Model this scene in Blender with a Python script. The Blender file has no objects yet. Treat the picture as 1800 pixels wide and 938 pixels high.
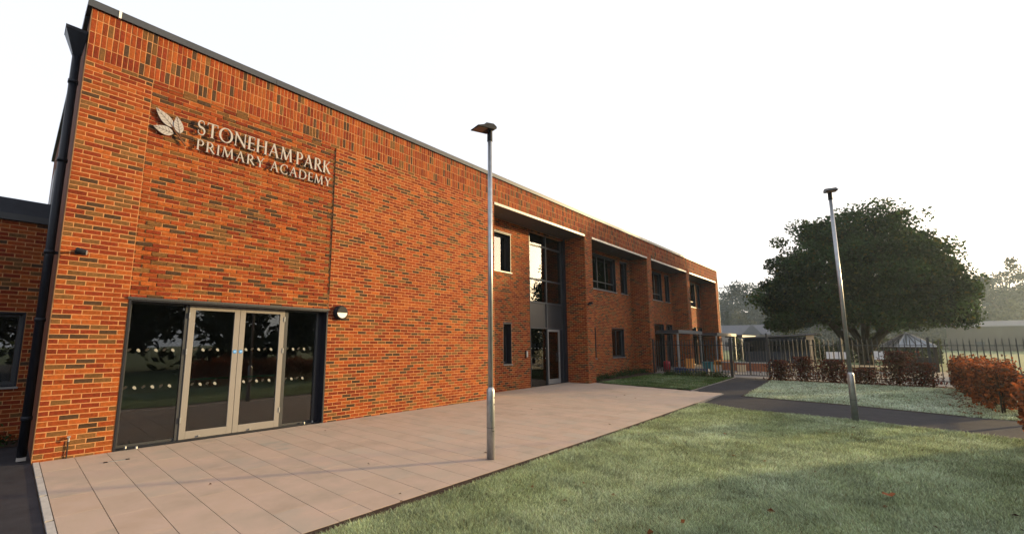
import bpy, bmesh, math, random
import numpy as np
from mathutils import Vector, Matrix

rng = np.random.default_rng(7)
random.seed(7)
scene = bpy.context.scene
COL = scene.collection
R = math.radians

# ------------------------------------------------------------------ camera
CAM = Vector((-0.390, -9.136, 1.68))
YAW, PITCH, ROLL = R(47.169), R(7.857), R(-0.013)
FPX, PPX, PPY = 763.44, 846.34, 499.26
fwd = Vector((math.sin(YAW)*math.cos(PITCH), math.cos(YAW)*math.cos(PITCH), math.sin(PITCH)))
rgt0 = Vector((math.cos(YAW), -math.sin(YAW), 0)); up0 = rgt0.cross(fwd)
rgt = rgt0*math.cos(ROLL) + up0*math.sin(ROLL); upv = -rgt0*math.sin(ROLL) + up0*math.cos(ROLL)
cd = bpy.data.cameras.new('camera'); cam = bpy.data.objects.new('camera', cd); COL.objects.link(cam)
cam.matrix_world = Matrix(((rgt.x, upv.x, -fwd.x, CAM.x), (rgt.y, upv.y, -fwd.y, CAM.y), (rgt.z, upv.z, -fwd.z, CAM.z), (0, 0, 0, 1)))
cd.sensor_width = 36; cd.lens = FPX/1800*36
cd.shift_x = (900-PPX)/1800; cd.shift_y = (PPY-469)/1800
cd.clip_start = .05; cd.clip_end = 3000
scene.camera = cam

# ------------------------------------------------------------------ sky, sun, exposure
SUN_EL = R(8.6); SUN_DIR = Vector((0.855, -0.519, 0)).normalized()
SUN_VEC = Vector((SUN_DIR.x*math.cos(SUN_EL), SUN_DIR.y*math.cos(SUN_EL), math.sin(SUN_EL)))
w = bpy.data.worlds.new('World'); scene.world = w; w.use_nodes = True
nt = w.node_tree; nt.nodes.clear()
sky = nt.nodes.new('ShaderNodeTexSky'); sky.sky_type = 'NISHITA'; sky.sun_disc = False
sky.sun_elevation = SUN_EL; sky.sun_rotation = math.atan2(SUN_DIR.x, SUN_DIR.y)
sky.air_density = .7; sky.dust_density = 7.0; sky.ozone_density = 1.0
bg = nt.nodes.new('ShaderNodeBackground'); bg.inputs[1].default_value = 0.15
out = nt.nodes.new('ShaderNodeOutputWorld')
mixn = nt.nodes.new('ShaderNodeMix'); mixn.data_type = 'RGBA'; mixn.inputs[0].default_value = .65
mixn.inputs[7].default_value = (3.3, 3.3, 3.4, 1)      # thin even morning mist veiling the clear sky
nt.links.new(sky.outputs[0], mixn.inputs[6]); nt.links.new(mixn.outputs[2], bg.inputs[0]); nt.links.new(bg.outputs[0], out.inputs[0])
ld = bpy.data.lights.new('sun', 'SUN'); ld.energy = 3.1; ld.angle = R(2.0); ld.color = (1, .71, .33)
sun = bpy.data.objects.new('sun', ld); COL.objects.link(sun)
sun.rotation_euler = SUN_VEC.to_track_quat('Z', 'Y').to_euler()
vs = scene.view_settings; vs.view_transform = 'Standard'; vs.look = 'None'; vs.gamma = 1; vs.exposure = 1.5
scene.cycles.use_denoising = True
scene.cycles.max_bounces = 6; scene.cycles.transparent_max_bounces = 12
scene.cycles.volume_bounces = 0

# ------------------------------------------------------------------ helpers
def hz(x):
    x = np.clip(x, 6, 24)
    return 0.0008*(x-6)**2

def mat(name, col, rough=.8, metal=0, var=.0, scale=4., col2=None, bump=0, bscale=60., spec=.18, attr=False, transl=0, fine=0):
    m = bpy.data.materials.new(name); m.use_nodes = True
    t = m.node_tree; N = t.nodes; L = t.links; b = N['Principled BSDF']; o = N['Material Output']
    b.inputs['Roughness'].default_value = rough; b.inputs['Metallic'].default_value = metal
    b.inputs['Specular IOR Level'].default_value = spec
    geo = N.new('ShaderNodeNewGeometry')
    csock = None
    if attr:
        a = N.new('ShaderNodeAttribute'); a.attribute_name = 'Col'; csock = a.outputs['Color']
    else:
        c = N.new('ShaderNodeRGB'); c.outputs[0].default_value = (*col, 1); csock = c.outputs[0]
    if var or col2:
        n = N.new('ShaderNodeTexNoise'); n.inputs['Scale'].default_value = scale; n.inputs['Detail'].default_value = 6
        n.inputs['Roughness'].default_value = .65
        L.new(geo.outputs['Position'], n.inputs['Vector'])
        if col2:
            r = N.new('ShaderNodeValToRGB'); r.color_ramp.elements[0].position = .4; r.color_ramp.elements[1].position = .62
            L.new(n.outputs['Fac'], r.inputs[0])
            mx = N.new('ShaderNodeMix'); mx.data_type = 'RGBA'
            L.new(r.outputs[0], mx.inputs[0]); L.new(csock, mx.inputs[6]); mx.inputs[7].default_value = (*col2, 1); csock = mx.outputs[2]
        if var:
            mr = N.new('ShaderNodeMapRange'); mr.inputs[1].default_value = .25; mr.inputs[2].default_value = .75
            mr.inputs[3].default_value = 1-var; mr.inputs[4].default_value = 1+var
            L.new(n.outputs['Fac'], mr.inputs[0])
            vm = N.new('ShaderNodeVectorMath'); vm.operation = 'MULTIPLY'
            L.new(csock, vm.inputs[0]); L.new(mr.outputs[0], vm.inputs[1]); csock = vm.outputs[0]
    if fine:
        n3 = N.new('ShaderNodeTexNoise'); n3.inputs['Scale'].default_value = 140; n3.inputs['Detail'].default_value = 3
        L.new(geo.outputs['Position'], n3.inputs['Vector'])
        mr = N.new('ShaderNodeMapRange'); mr.inputs[1].default_value = .3; mr.inputs[2].default_value = .7
        mr.inputs[3].default_value = 1-fine; mr.inputs[4].default_value = 1+fine
        L.new(n3.outputs['Fac'], mr.inputs[0])
        vm = N.new('ShaderNodeVectorMath'); vm.operation = 'MULTIPLY'
        L.new(csock, vm.inputs[0]); L.new(mr.outputs[0], vm.inputs[1]); csock = vm.outputs[0]
    L.new(csock, b.inputs['Base Color'])
    if bump:
        n2 = N.new('ShaderNodeTexNoise'); n2.inputs['Scale'].default_value = bscale; n2.inputs['Detail'].default_value = 4
        L.new(geo.outputs['Position'], n2.inputs['Vector'])
        bp = N.new('ShaderNodeBump'); bp.inputs['Strength'].default_value = bump; bp.inputs['Distance'].default_value = .01
        L.new(n2.outputs['Fac'], bp.inputs['Height']); L.new(bp.outputs[0], b.inputs['Normal'])
    if transl:
        tr = N.new('ShaderNodeBsdfTranslucent'); L.new(csock, tr.inputs[0])
        ms = N.new('ShaderNodeMixShader'); ms.inputs[0].default_value = transl
        L.new(b.outputs[0], ms.inputs[1]); L.new(tr.outputs[0], ms.inputs[2]); L.new(ms.outputs[0], o.inputs[0])
    return m

def glass_mat(name, tint, ior=1.7, rough=0.0, wave=0.0, wscale=1.2):
    m = bpy.data.materials.new(name); m.use_nodes = True
    t = m.node_tree; N = t.nodes; L = t.links; N.clear()
    o = N.new('ShaderNodeOutputMaterial'); tr = N.new('ShaderNodeBsdfTransparent'); tr.inputs[0].default_value = (*tint, 1)
    g = N.new('ShaderNodeBsdfGlossy'); g.inputs['Roughness'].default_value = rough; g.inputs[0].default_value = (.95, .95, .95, 1)
    f = N.new('ShaderNodeFresnel'); f.inputs[0].default_value = ior
    ms = N.new('ShaderNodeMixShader'); L.new(f.outputs[0], ms.inputs[0]); L.new(tr.outputs[0], ms.inputs[1]); L.new(g.outputs[0], ms.inputs[2])
    L.new(ms.outputs[0], o.inputs[0])
    if wave:
        geo = N.new('ShaderNodeNewGeometry'); n = N.new('ShaderNodeTexNoise'); n.inputs['Scale'].default_value = wscale; n.inputs['Detail'].default_value = 1
        L.new(geo.outputs['Position'], n.inputs['Vector'])
        bp = N.new('ShaderNodeBump'); bp.inputs['Strength'].default_value = 1; bp.inputs['Distance'].default_value = wave
        L.new(n.outputs['Fac'], bp.inputs['Height']); L.new(bp.outputs[0], g.inputs['Normal'])
    return m

class MB:
    """collects shapes, builds ONE mesh object"""
    def __init__(s): s.v = []; s.f = []; s.c = None
    def quadbox(s, pts8):
        b = len(s.v); s.v += [tuple(p) for p in pts8]
        s.f += [tuple(b+i for i in q) for q in ((0,3,2,1),(4,5,6,7),(0,1,5,4),(1,2,6,5),(2,3,7,6),(3,0,4,7))]
        return s
    def box(s, x0, x1, y0, y1, z0, z1):
        return s.quadbox([(x0,y0,z0),(x1,y0,z0),(x1,y1,z0),(x0,y1,z0),(x0,y0,z1),(x1,y0,z1),(x1,y1,z1),(x0,y1,z1)])
    def bar(s, a, b, wd, ht=None, up=(0,0,1)):
        a = Vector(a); b = Vector(b); d = (b-a).normalized(); u = Vector(up)
        if abs(d.dot(u)) > .98: u = Vector((1,0,0))
        sd = d.cross(u).normalized(); u = sd.cross(d); ht = ht or wd
        pts = []
        for p in (a, b):
            for sx, sz in ((-1,-1),(1,-1),(1,1),(-1,1)): pts.append(p+sd*sx*wd/2+u*sz*ht/2)
        bb = len(s.v); s.v += [tuple(p) for p in pts]
        s.f += [tuple(bb+i for i in q) for q in ((0,1,2,3),(7,6,5,4),(0,4,5,1),(1,5,6,2),(2,6,7,3),(3,7,4,0))]
        return s
    def tube(s, pts, rads, n=12, cap=True):
        pts = [Vector(p) for p in pts]; b = len(s.v); rings = len(pts)
        for i, p in enumerate(pts):
            d = (pts[min(i+1, rings-1)]-pts[max(i-1, 0)]).normalized()
            u = Vector((1,0,0)) if abs(d.x) < .9 else Vector((0,1,0))
            a = d.cross(u).normalized(); c = d.cross(a)
            for k in range(n):
                t = 2*math.pi*k/n; s.v.append(tuple(p+(a*math.cos(t)+c*math.sin(t))*rads[i]))
        for i in range(rings-1):
            for k in range(n):
                s.f.append((b+i*n+k, b+i*n+(k+1)%n, b+(i+1)*n+(k+1)%n, b+(i+1)*n+k))
        if cap:
            s.f.append(tuple(b+k for k in range(n))[::-1]); s.f.append(tuple(b+(rings-1)*n+k for k in range(n)))
        return s
    def prism(s, poly, ax, d0, d1):
        """poly in the plane normal to axis ax (0,1,2), extruded d0..d1"""
        b = len(s.v); n = len(poly)
        def pt(u, v, d): return {0:(d,u,v),1:(u,d,v),2:(u,v,d)}[ax]
        s.v += [pt(u,v,d0) for u,v in poly]+[pt(u,v,d1) for u,v in poly]
        s.f.append(tuple(range(b, b+n))); s.f.append(tuple(range(b+2*n-1, b+n-1, -1)))
        for i in range(n): s.f.append((b+i, b+n+i, b+n+(i+1)%n, b+(i+1)%n))
        return s
    def build(s, name, m, parent=None, smooth=False, fix=True, bevel=0):
        me = bpy.data.meshes.new(name); me.from_pydata(s.v, [], s.f)
        if fix:
            bm = bmesh.new(); bm.from_mesh(me); bmesh.ops.recalc_face_normals(bm, faces=bm.faces); bm.to_mesh(me); bm.free()
        me.materials.append(m)
        if smooth:
            for p in me.polygons: p.use_smooth = len(p.vertices) == 4
        o = bpy.data.objects.new(name, me); COL.objects.link(o)
        if parent: o.parent = parent
        if bevel:
            md = o.modifiers.new('bevel', 'BEVEL'); md.width = bevel; md.segments = 2; md.limit_method = 'ANGLE'
        return o

def nmesh(name, V, F, m, cols=None, parent=None, smooth=False):
    """fast numpy mesh; F (n,k) of one size"""
    V = np.asarray(V, dtype=np.float32); F = np.asarray(F, dtype=np.int32); k = F.shape[1]
    me = bpy.data.meshes.new(name); me.vertices.add(len(V)); me.vertices.foreach_set('co', V.ravel())
    me.loops.add(F.size); me.loops.foreach_set('vertex_index', F.ravel())
    me.polygons.add(len(F)); me.polygons.foreach_set('loop_start', np.arange(0, F.size, k, dtype=np.int32))
    try: me.polygons.foreach_set('loop_total', np.full(len(F), k, dtype=np.int32))
    except Exception: pass
    if cols is not None:
        a = me.color_attributes.new('Col', 'FLOAT_COLOR', 'POINT')
        c = np.ones((len(V), 4), dtype=np.float32); c[:, :3] = cols; a.data.foreach_set('color', c.ravel())
    me.update(calc_edges=True); me.validate(); me.shade_flat()
    me.materials.append(m)
    o = bpy.data.objects.new(name, me); COL.objects.link(o)
    if parent: o.parent = parent
    return o

def tag(o, label=None, cat=None, group=None, kind=None):
    if label: o['label'] = label
    if cat: o['category'] = cat
    if group: o['group'] = group
    if kind: o['kind'] = kind
    return o
def thing(name, label, cat, loc=(0,0,0), group=None):
    o = bpy.data.objects.new(name, None); COL.objects.link(o); o.location = loc; o.empty_display_size = .2
    return tag(o, label, cat, group)
def copy_tree(o, parent=None):
    c = o.copy(); COL.objects.link(c); c.parent = parent
    for ch in o.children: copy_tree(ch, c)
    return c
def inpoly(px, py, poly):
    ins = np.zeros(len(px), bool); n = len(poly)
    for i in range(n):
        x0, y0 = poly[i]; x1, y1 = poly[(i+1) % n]
        c = ((y0 > py) != (y1 > py)) & (px < (x1-x0)*(py-y0)/((y1-y0) or 1e-9)+x0)
        ins ^= c
    return ins
def sheet(name, poly, dz, m, step=1.0):
    bm = bmesh.new(); bm.faces.new([bm.verts.new((x, y, 0)) for x, y in poly])
    xs = [x for x, y in poly]
    x = max(6, math.floor(min(xs)))
    while x < min(25, max(xs)):
        bmesh.ops.bisect_plane(bm, geom=bm.verts[:]+bm.edges[:]+bm.faces[:], plane_co=(x, 0, 0), plane_no=(1, 0, 0)); x += step
    for v in bm.verts: v.co.z = float(hz(v.co.x))+dz
    bmesh.ops.recalc_face_normals(bm, faces=bm.faces)
    for f in bm.faces:
        if f.normal.z < 0: f.normal_flip()
    me = bpy.data.meshes.new(name); bm.to_mesh(me); bm.free(); me.materials.append(m)
    o = bpy.data.objects.new(name, me); COL.objects.link(o); o['kind'] = 'structure'
    return o

def at(px, py, dist):
    d = fwd+rgt*((px-PPX)/FPX)-upv*((py-PPY)/FPX); k = dist/math.hypot(d.x, d.y); return CAM+d*k

# ------------------------------------------------------------------ materials
M_brick = mat('brick', (.4,.13,.05), .9, var=.42, scale=24, attr=True, bump=.5, bscale=180)
M_mortar = mat('mortar', (.40,.20,.088), .95, var=.15, scale=12, bump=.3, bscale=200)
M_slab = mat('paving_slab', (.36,.28,.225), .85, var=.17, scale=2.2, col2=(.35,.265,.215), attr=True, bump=.25, bscale=220, fine=.13)
M_joint = mat('paving_joint', (.07,.05,.04), .95, var=.3, scale=9)
M_conc = mat('concrete', (.36,.34,.32), .9, var=.2, scale=9, bump=.2)
M_tarmac = mat('tarmac', (.026,.025,.030), .9, var=.3, scale=3, bump=.5, bscale=150, fine=.4)
M_soil = mat('soil', (.035,.022,.016), .95, var=.4, scale=14, bump=.6, bscale=40)
M_field = mat('field', (.075,.10,.04), .95, var=.35, scale=.25, bump=.5, bscale=8)
M_turf = mat('turf', (.055,.075,.028), .95, var=.3, scale=1.6, col2=(.10,.125,.075), bump=.8, bscale=60)
M_turf_green = mat('green_turf', (.05,.10,.02), .95, var=.3, scale=1.6, bump=.8, bscale=60)
M_grey = mat('grey_frame_metal', (.035,.038,.043), .45, spec=.4)
M_dark = mat('dark_reveal_metal', (.012,.014,.022), .4, spec=.4)
M_coping = mat('coping_metal', (.06,.065,.075), .4, metal=.3, var=.12, scale=2)
M_trim = mat('pale_trim_metal', (.24,.235,.23), .4, metal=.2)
M_cream = mat('beige_door_frame', (.205,.195,.19), .5, var=.05, scale=3)
M_black = mat('black_plastic', (.012,.013,.017), .5)
M_pipe = mat('black_downpipe', (.010,.012,.018), .35)
M_galv = mat('galvanised_steel', (.36,.38,.40), .42, metal=.75, var=.22, scale=9)
M_letter = mat('sign_metal', (.34,.32,.315), .5, metal=.15)
M_vein = mat('sign_groove', (.10,.085,.08), .7)
M_twig = mat('sign_twig', (.12,.05,.025), .6)
M_white = mat('white_plastic', (.75,.75,.75), .5)
M_opal = mat('opal_lens', (.8,.78,.76), .35)
M_soffit = mat('soffit_board', (.09,.075,.07), .8, var=.08, scale=2)
M_int = mat('interior_wall', (.42,.41,.39), .9)
M_intfloor = mat('interior_floor', (.22,.23,.25), .6)
M_roof = mat('roof_membrane', (.12,.12,.13), .9)
M_slate = mat('slate_tile', (.03,.032,.04), .7, var=.2, scale=6)
M_wallmat = mat('side_brickwork', (.14,.055,.032), .9, var=.35, scale=9, bump=.6, bscale=30)
M_spandrel = mat('spandrel_panel', (.05,.05,.055), .35, metal=.3)
M_blue = mat('blue_sign', (.03,.22,.60), .5)
M_green = mat('green_push_bar', (.03,.30,.17), .4)
M_rail = mat('fence_metal', (.016,.017,.021), .45, spec=.5)
M_glass_door = glass_mat('door_glass', (.66,.70,.73), 1.8, wave=.0018, wscale=1.6)
M_glass_up = glass_mat('window_glass', (.5,.54,.58), 2.1, wave=.0008)
M_decal = mat('white_decal', (.24,.25,.235), .7)
M_decal_dk = mat('grey_decal', (.02,.02,.02), .7)
M_bark = mat('bark', (.03,.024,.019), .95, var=.4, scale=5, bump=1, bscale=18)
M_leaf = mat('tree_leaf', (.05,.08,.02), .8, attr=True, transl=.38, spec=.1)
M_beech = mat('beech_leaf', (.3,.09,.03), .75, attr=True, transl=.3)
M_grass = mat('grass_blade', (.1,.14,.05), .8, attr=True, transl=.25)

# ================================================================== GROUND
sheet('ground', [(-340,-340),(340,-340),(340,340),(-340,340)], -.07, M_field)
PATIO_Y = lambda x: -5.15+.012*min(x, 12)
def patio_xr(y): return 16.45+.14*max(-5.2, min(0, y))
sheet('tarmac_yard', [(-30,-40),(0.0,-40),(0.0,3.6),(-30,3.6)], -.014, M_tarmac)
sheet('patio_bed', [(0,-12),(1.0,-5.15),(12,-5.02),(15.75,-5.0),(16.45,0),(16.3,1.3),(10,1.3),(10,.4),(0,.4)], -.03, M_joint)
PATH = [(15.8,-4.0),(22.05,-4.0),(22.05,-5.35),(15.35,-5.62),(15.05,-8.3),(14.5,-10.35),(14.4,-14),(11.5,-14),(11.85,-10.6),(12.35,-8.7),(12.5,-6.4),(12.9,-5.5),(12.95,-5.16),(15.72,-5.06)]
sheet('tarmac_path', PATH, -.006, M_tarmac)
LAWN_A = [(.25,-13),(1.0,-5.27),(12,-5.14),(12.88,-5.15),(12.84,-5.5),(12.45,-6.4),(12.3,-8.7),(11.8,-10.6),(11.5,-14)]
LAWN_B = [(15.42,-5.66),(21.3,-5.44),(21.3,-13),(14.5,-13),(14.5,-10.6),(14.55,-10.35),(15.1,-8.3)]
LAWN_C = [(16.4,-3.92),(21.9,-3.92),(22.3,-.4),(16.75,-.05),(16.47,-.6)]
sheet('near_lawn', LAWN_A, -.012, M_turf)
sheet('far_lawn', LAWN_B, -.012, M_turf)
sheet('side_lawn', LAWN_C, -.010, M_turf_green)
sheet('shrub_bed', [(21.25,-5.5),(22.04,-5.4),(22.04,-10.9),(21.25,-10.9)], -.001, M_soil)
sheet('planting_bed', [(16.65,-.04),(22.35,-.38),(22.6,.99),(16.65,.99)], -.006, M_soil)
sheet('lawn_edge_soil', [(0.9,-5.28),(1.0,-5.13),(12,-5.0),(12.9,-5.0),(12.9,-5.16),(12,-5.155)], -.0035, M_soil)
sheet('playground', [(22.05,-30),(33,-30),(33,1.0),(22.7,1.0),(22.05,-.1)], -.012, mat('playground_surface', (.20,.18,.165), .9, var=.25, scale=.8, bump=.2))
def kerb(name, pts, wd, top, m=M_conc, depth=.12):
    b = MB()
    for (x0,y0),(x1,y1) in zip(pts, pts[1:]):
        n = max(1, int(math.hypot(x1-x0, y1-y0)/.9))
        for i in range(n):
            a = i/n; c = (i+1)/n-.008
            ax, ay, bx, by = x0+(x1-x0)*a, y0+(y1-y0)*a, x0+(x1-x0)*c, y0+(y1-y0)*c
            b.bar((ax, ay, float(hz(ax))+top-depth/2), (bx, by, float(hz(bx))+top-depth/2), wd, depth)
    o = b.build(name, m); o['kind'] = 'structure'; return o
kerb('kerb_edging', [(0.045,.0),(.045,-6.2)], .06, .002)
M_edge = mat('edging_concrete', (.17,.16,.15), .9, var=.25, scale=9)
kerb('path_edging', [(15.8,-3.96),(22.0,-3.96)], .05, .008, M_edge)
kerb('path_edging', [(21.95,-5.39),(15.38,-5.64),(15.07,-8.3),(14.52,-10.3)], .10, .002, M_soil)
kerb('path_edging', [(12.86,-5.2),(12.86,-5.55),(12.47,-6.4),(12.33,-8.7),(11.83,-10.6)], .04, .0, M_edge)
kerb('path_edging', [(12.9,-5.10),(15.68,-5.03)], .05, .008, M_edge)

# paving slabs: 0.37 wide columns, perpendicular to the wall
patio = sheet('patio', [(.1,-.05),(.1,-.02),(.12,-.02),(.12,-.05)], -.028, M_joint)
slabs = []
SW, SL = .3715, .745
c = 0; x = .08
while x < 16.6:
    x1 = x+SW
    ytop = 1.0 if x1 > 10.07 and x < 15.95 else -.004
    y = ytop - (SL*.5 if c % 2 else 0) + (SL if c % 2 else 0)
    while y > -5.3:
        ya, yb = min(y, ytop), y-SL
        lim = -5.16+.012*min(x, 12)+.013 if x > .9 else -12
        yb = max(yb, lim)
        if ya-yb > .04: slabs.append((x, x1, ya, yb))
        y -= SL
    x = x1; c += 1
# rows in the near-left corner that run on out of the frame
def slab_geo(x0, x1, ya, yb, tone):
    g = .0033; gc = .0018; ch = .0008; dz = rng.normal(0, .0003)
    xe = min(x1-g, patio_xr((ya+yb)/2)) if x1 > 15.5 else x1-g
    if xe-(x0+g) < .03: return None
    P = [(x0+g, yb+gc), (xe, yb+gc), (xe, ya-gc), (x0+g, ya-gc)]
    Q = [(x0+g+ch, yb+gc+ch), (xe-ch, yb+gc+ch), (xe-ch, ya-gc-ch), (x0+g+ch, ya-gc-ch)]
    V = [(px, py, float(hz(px))+dz) for px, py in Q]+[(px, py, float(hz(px))+dz-ch*.7) for px, py in P]+[(px, py, float(hz(px))-.04) for px, py in P]
    F = [(0,1,2,3)]+[(4+i, 4+(i+1)%4, (i+1)%4, i) for i in range(4)]+[(8+i, 8+(i+1)%4, 4+(i+1)%4, 4+i) for i in range(4)]
    return V, F, tone
def slab_tone():
    t = 1+rng.normal(0, .045); k = rng.normal(0, .025)
    return np.array((.36*(1+k), .288*(1-.3*k), .232*(1-k)))*t
sl = sorted(slabs, key=lambda s: (((s[0]+s[1])/2-CAM.x)**2+((s[2]+s[3])/2-CAM.y)**2))
VV = []; FF = []; CC = []
n_ind = 0
for s in sl:
    g = slab_geo(*s, slab_tone())
    if not g: continue
    V, F, tn = g
    if n_ind < 298:
        o = nmesh('paving_slab', V, F, M_slab, np.tile(tn, (len(V), 1)), parent=patio); n_ind += 1
    else:
        b = len(VV); VV += V; FF += [tuple(b+i for i in f) for f in F]; CC += [tn]*len(V)
if VV: tag(nmesh('paving_slabs', VV, FF, M_slab, CC, parent=patio), kind='stuff')

# ================================================================== SCHOOL BUILDING
X_END = 36.0; Z_BAND = 6.335; Z_TOP = Z_BAND+.9
FIN = [(15.98,16.58),(22.6,23.17),(28.9,29.45),(35.45,36.0)]
BAYS = [(10.07,15.98),(16.58,22.6),(23.17,28.9),(29.45,35.45)]
RD = 1.0
school = thing('school_building', 'two storey orange brick school building with a recessed entrance and four bays', 'building')
# ---- brick generator
PAL = [((.195,.0385,.009),.36),((.235,.060,.013),.18),((.138,.0215,.007),.21),((.050,.028,.016),.11),((.115,.055,.019),.14)]
PC = np.array([p[0] for p in PAL]); PW = np.array([p[1] for p in PAL]); PW = PW/PW.sum()
class Bricks:
    def __init__(s): s.rec = []   # (center, u, n, hu, hz, push, color)
    def add(s, ctr, u, n, hu, hv, push):
        k = rng.choice(len(PC), p=PW); col = PC[k]*(1+rng.normal(0, .10))
        s.rec.append((ctr, u, n, hu, hv, push, col))
    def wall(s, org, u, n, width, z0, z1, holes=(), phase=0, panel=None, top_down=True):
        """stretcher bond on a wall starting at org going along u for width"""
        H = .075; L = .225; J = .006
        nc = int(math.ceil((z1-z0)/H))
        for k in range(nc):
            zt = z1-k*H; zb = zt-H
            if zb < z0-1e-6: zb = z0
            if zt-zb < .03: continue
            zc = (zt+zb)/2
            segs = [(0, width)]
            for (a, b, c0, c1) in holes:
                if c0 < zc < c1:
                    ns = []
                    for (p, q) in segs:
                        if b <= p or a >= q: ns.append((p, q)); continue
                        if a > p: ns.append((p, a))
                        if b < q: ns.append((b, q))
                    segs = ns
            off = phase+(.1125 if k % 2 else 0)
            for (p, q) in segs:
                i = math.floor((p-off)/L)
                while off+i*L < q-1e-6:
                    a = max(p, off+i*L); b = min(q, off+(i+1)*L); i += 1
                    if b-a < .03: continue
                    push = rng.normal(0, .0007)
                    if panel and panel[0] <= (a+b)/2 <= panel[1] and panel[2] <= zc <= panel[3] and True: push -= (.016 if k % 2 else .006)
                    uc = (a+b)/2
                    s.add((org[0]+u[0]*uc, org[1]+u[1]*uc, zc), u, n, (b-a)/2-J, (zt-zb)/2-J, push)
    def soldiers(s, org, u, n, width, z0, rows):
        nb = int(round(width/.075)); p = width/nb
        for r in range(rows):
            for i in range(nb):
                uc = (i+.5)*p
                s.add((org[0]+u[0]*uc, org[1]+u[1]*uc, z0+.225*(r+.5)), u, n, p/2-.006, .1125-.006, rng.normal(0, .0006))
def brick_geo(u, n, hu, hv, push):
    u = np.array((u[0], u[1], 0.)); n = np.array((n[0], n[1], 0.)); z = np.array((0, 0, 1.))
    c = .0028; j = rng.normal(0, .0016, (4, 2))
    V = []
    sg = ((-1,-1),(1,-1),(1,1),(-1,1))
    for (a, b), jj in zip(sg, j): V.append(u*(a*(hu-c)+jj[0])+z*(b*(hv-c)+jj[1])+n*(.0032+push))
    for (a, b), jj in zip(sg, j): V.append(u*(a*hu+jj[0])+z*(b*hv+jj[1])+n*(.0012+push))
    for (a, b), jj in zip(sg, j): V.append(u*(a*hu+jj[0])+z*(b*hv+jj[1])-n*.03)
    return np.array(V)
BF = np.array([(0,1,2,3)]+[(4+i, 4+(i+1)%4, (i+1)%4, i) for i in range(4)]+[(8+i, 8+(i+1)%4, 4+(i+1)%4, 4+i) for i in range(4)])
def proj_size(ctr, n, hu, hv):
    d = np.array(ctr)-np.array(CAM); z = d@np.array(fwd)
    if z < .3: return 0
    px = PPX+FPX*(d@np.array(rgt))/z; py = PPY-FPX*(d@np.array(upv))/z
    if not (0 < px < 1800 and 0 < py < 938): return 0
    dist = np.linalg.norm(d); cosv = -(d[0]*n[0]+d[1]*n[1])/dist
    return max(0, hu*hv*cosv/z**2)
def build_bricks(sets, n_ind):
    """sets: list of (Bricks, parent); the n_ind largest in view become single objects, the rest one stuff mesh per parent"""
    allr = [(proj_size(r[0], r[2], r[3], r[4]), bi, ri) for bi, (B, p) in enumerate(sets) for ri, r in enumerate(B.rec)]
    allr.sort(reverse=True)
    single = set((b, i) for sz, b, i in allr[:n_ind] if sz > 0)
    cache = {}
    for bi, (B, par) in enumerate(sets):
        VV = []; CCs = []; cnt = 0
        for ri, (ctr, u, n, hu, hv, push, col) in enumerate(B.rec):
            if (bi, ri) in single:
                key = (round(hu, 3), round(hv, 3), u, n, int(rng.integers(0, 14)))
                if key not in cache:
                    V = brick_geo(u, n, hu, hv, push)
                    o = nmesh('brick', V, BF, M_brick, np.tile(col, (12, 1)), parent=par); cache[key] = o.data
                else:
                    o = bpy.data.objects.new('brick', cache[key]); COL.objects.link(o); o.parent = par
                o.location = ctr
            else:
                VV.append(brick_geo(u, n, hu, hv, push)+np.array(ctr)); CCs.append(np.tile(col, (12, 1))); cnt += 1
        if cnt:
            F = (BF[None]+12*np.arange(cnt)[:, None, None]).reshape(-1, 4)
            tag(nmesh('brickwork', np.concatenate(VV), F, M_brick, np.concatenate(CCs), parent=par), kind='stuff')

DOOR = (.89, 4.41, -.1, 2.43)
T = .30
# mortar bodies
fw = MB()
fw.box(0, DOOR[0], 0, T, -.3, Z_BAND-.002); fw.box(DOOR[1], 10.07, 0, T, -.3, Z_BAND-.002); fw.box(DOOR[0], DOOR[1], .0165, T, DOOR[3], 6.26); fw.box(DOOR[0], DOOR[1], .001, T, 6.26, Z_BAND-.002)
front = fw.build('front_wall', M_mortar, school)
pw = MB().box(0, X_END, .001, .32, Z_BAND, Z_TOP); parapet = pw.build('parapet_wall', M_mortar, school)
# the stepped panel's edge shadow is added further down as a dark strip
B_front = Bricks()
B_front.wall((0,0), (1,0), (0,-1), 10.07, -.04, Z_BAND, holes=[DOOR, (.89, 4.41, 2.43, 6.26)])
B_front.wall((.89,0), (1,0), (0,-1), 3.52, 2.435, 6.26, phase=-.89, panel=(0, 3.6, 2.4, 6.3))
B_par = Bricks(); B_par.soldiers((0,0), (1,0), (0,-1), X_END, Z_BAND, 4)
sets = [(B_front, front), (B_par, parapet)]
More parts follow.
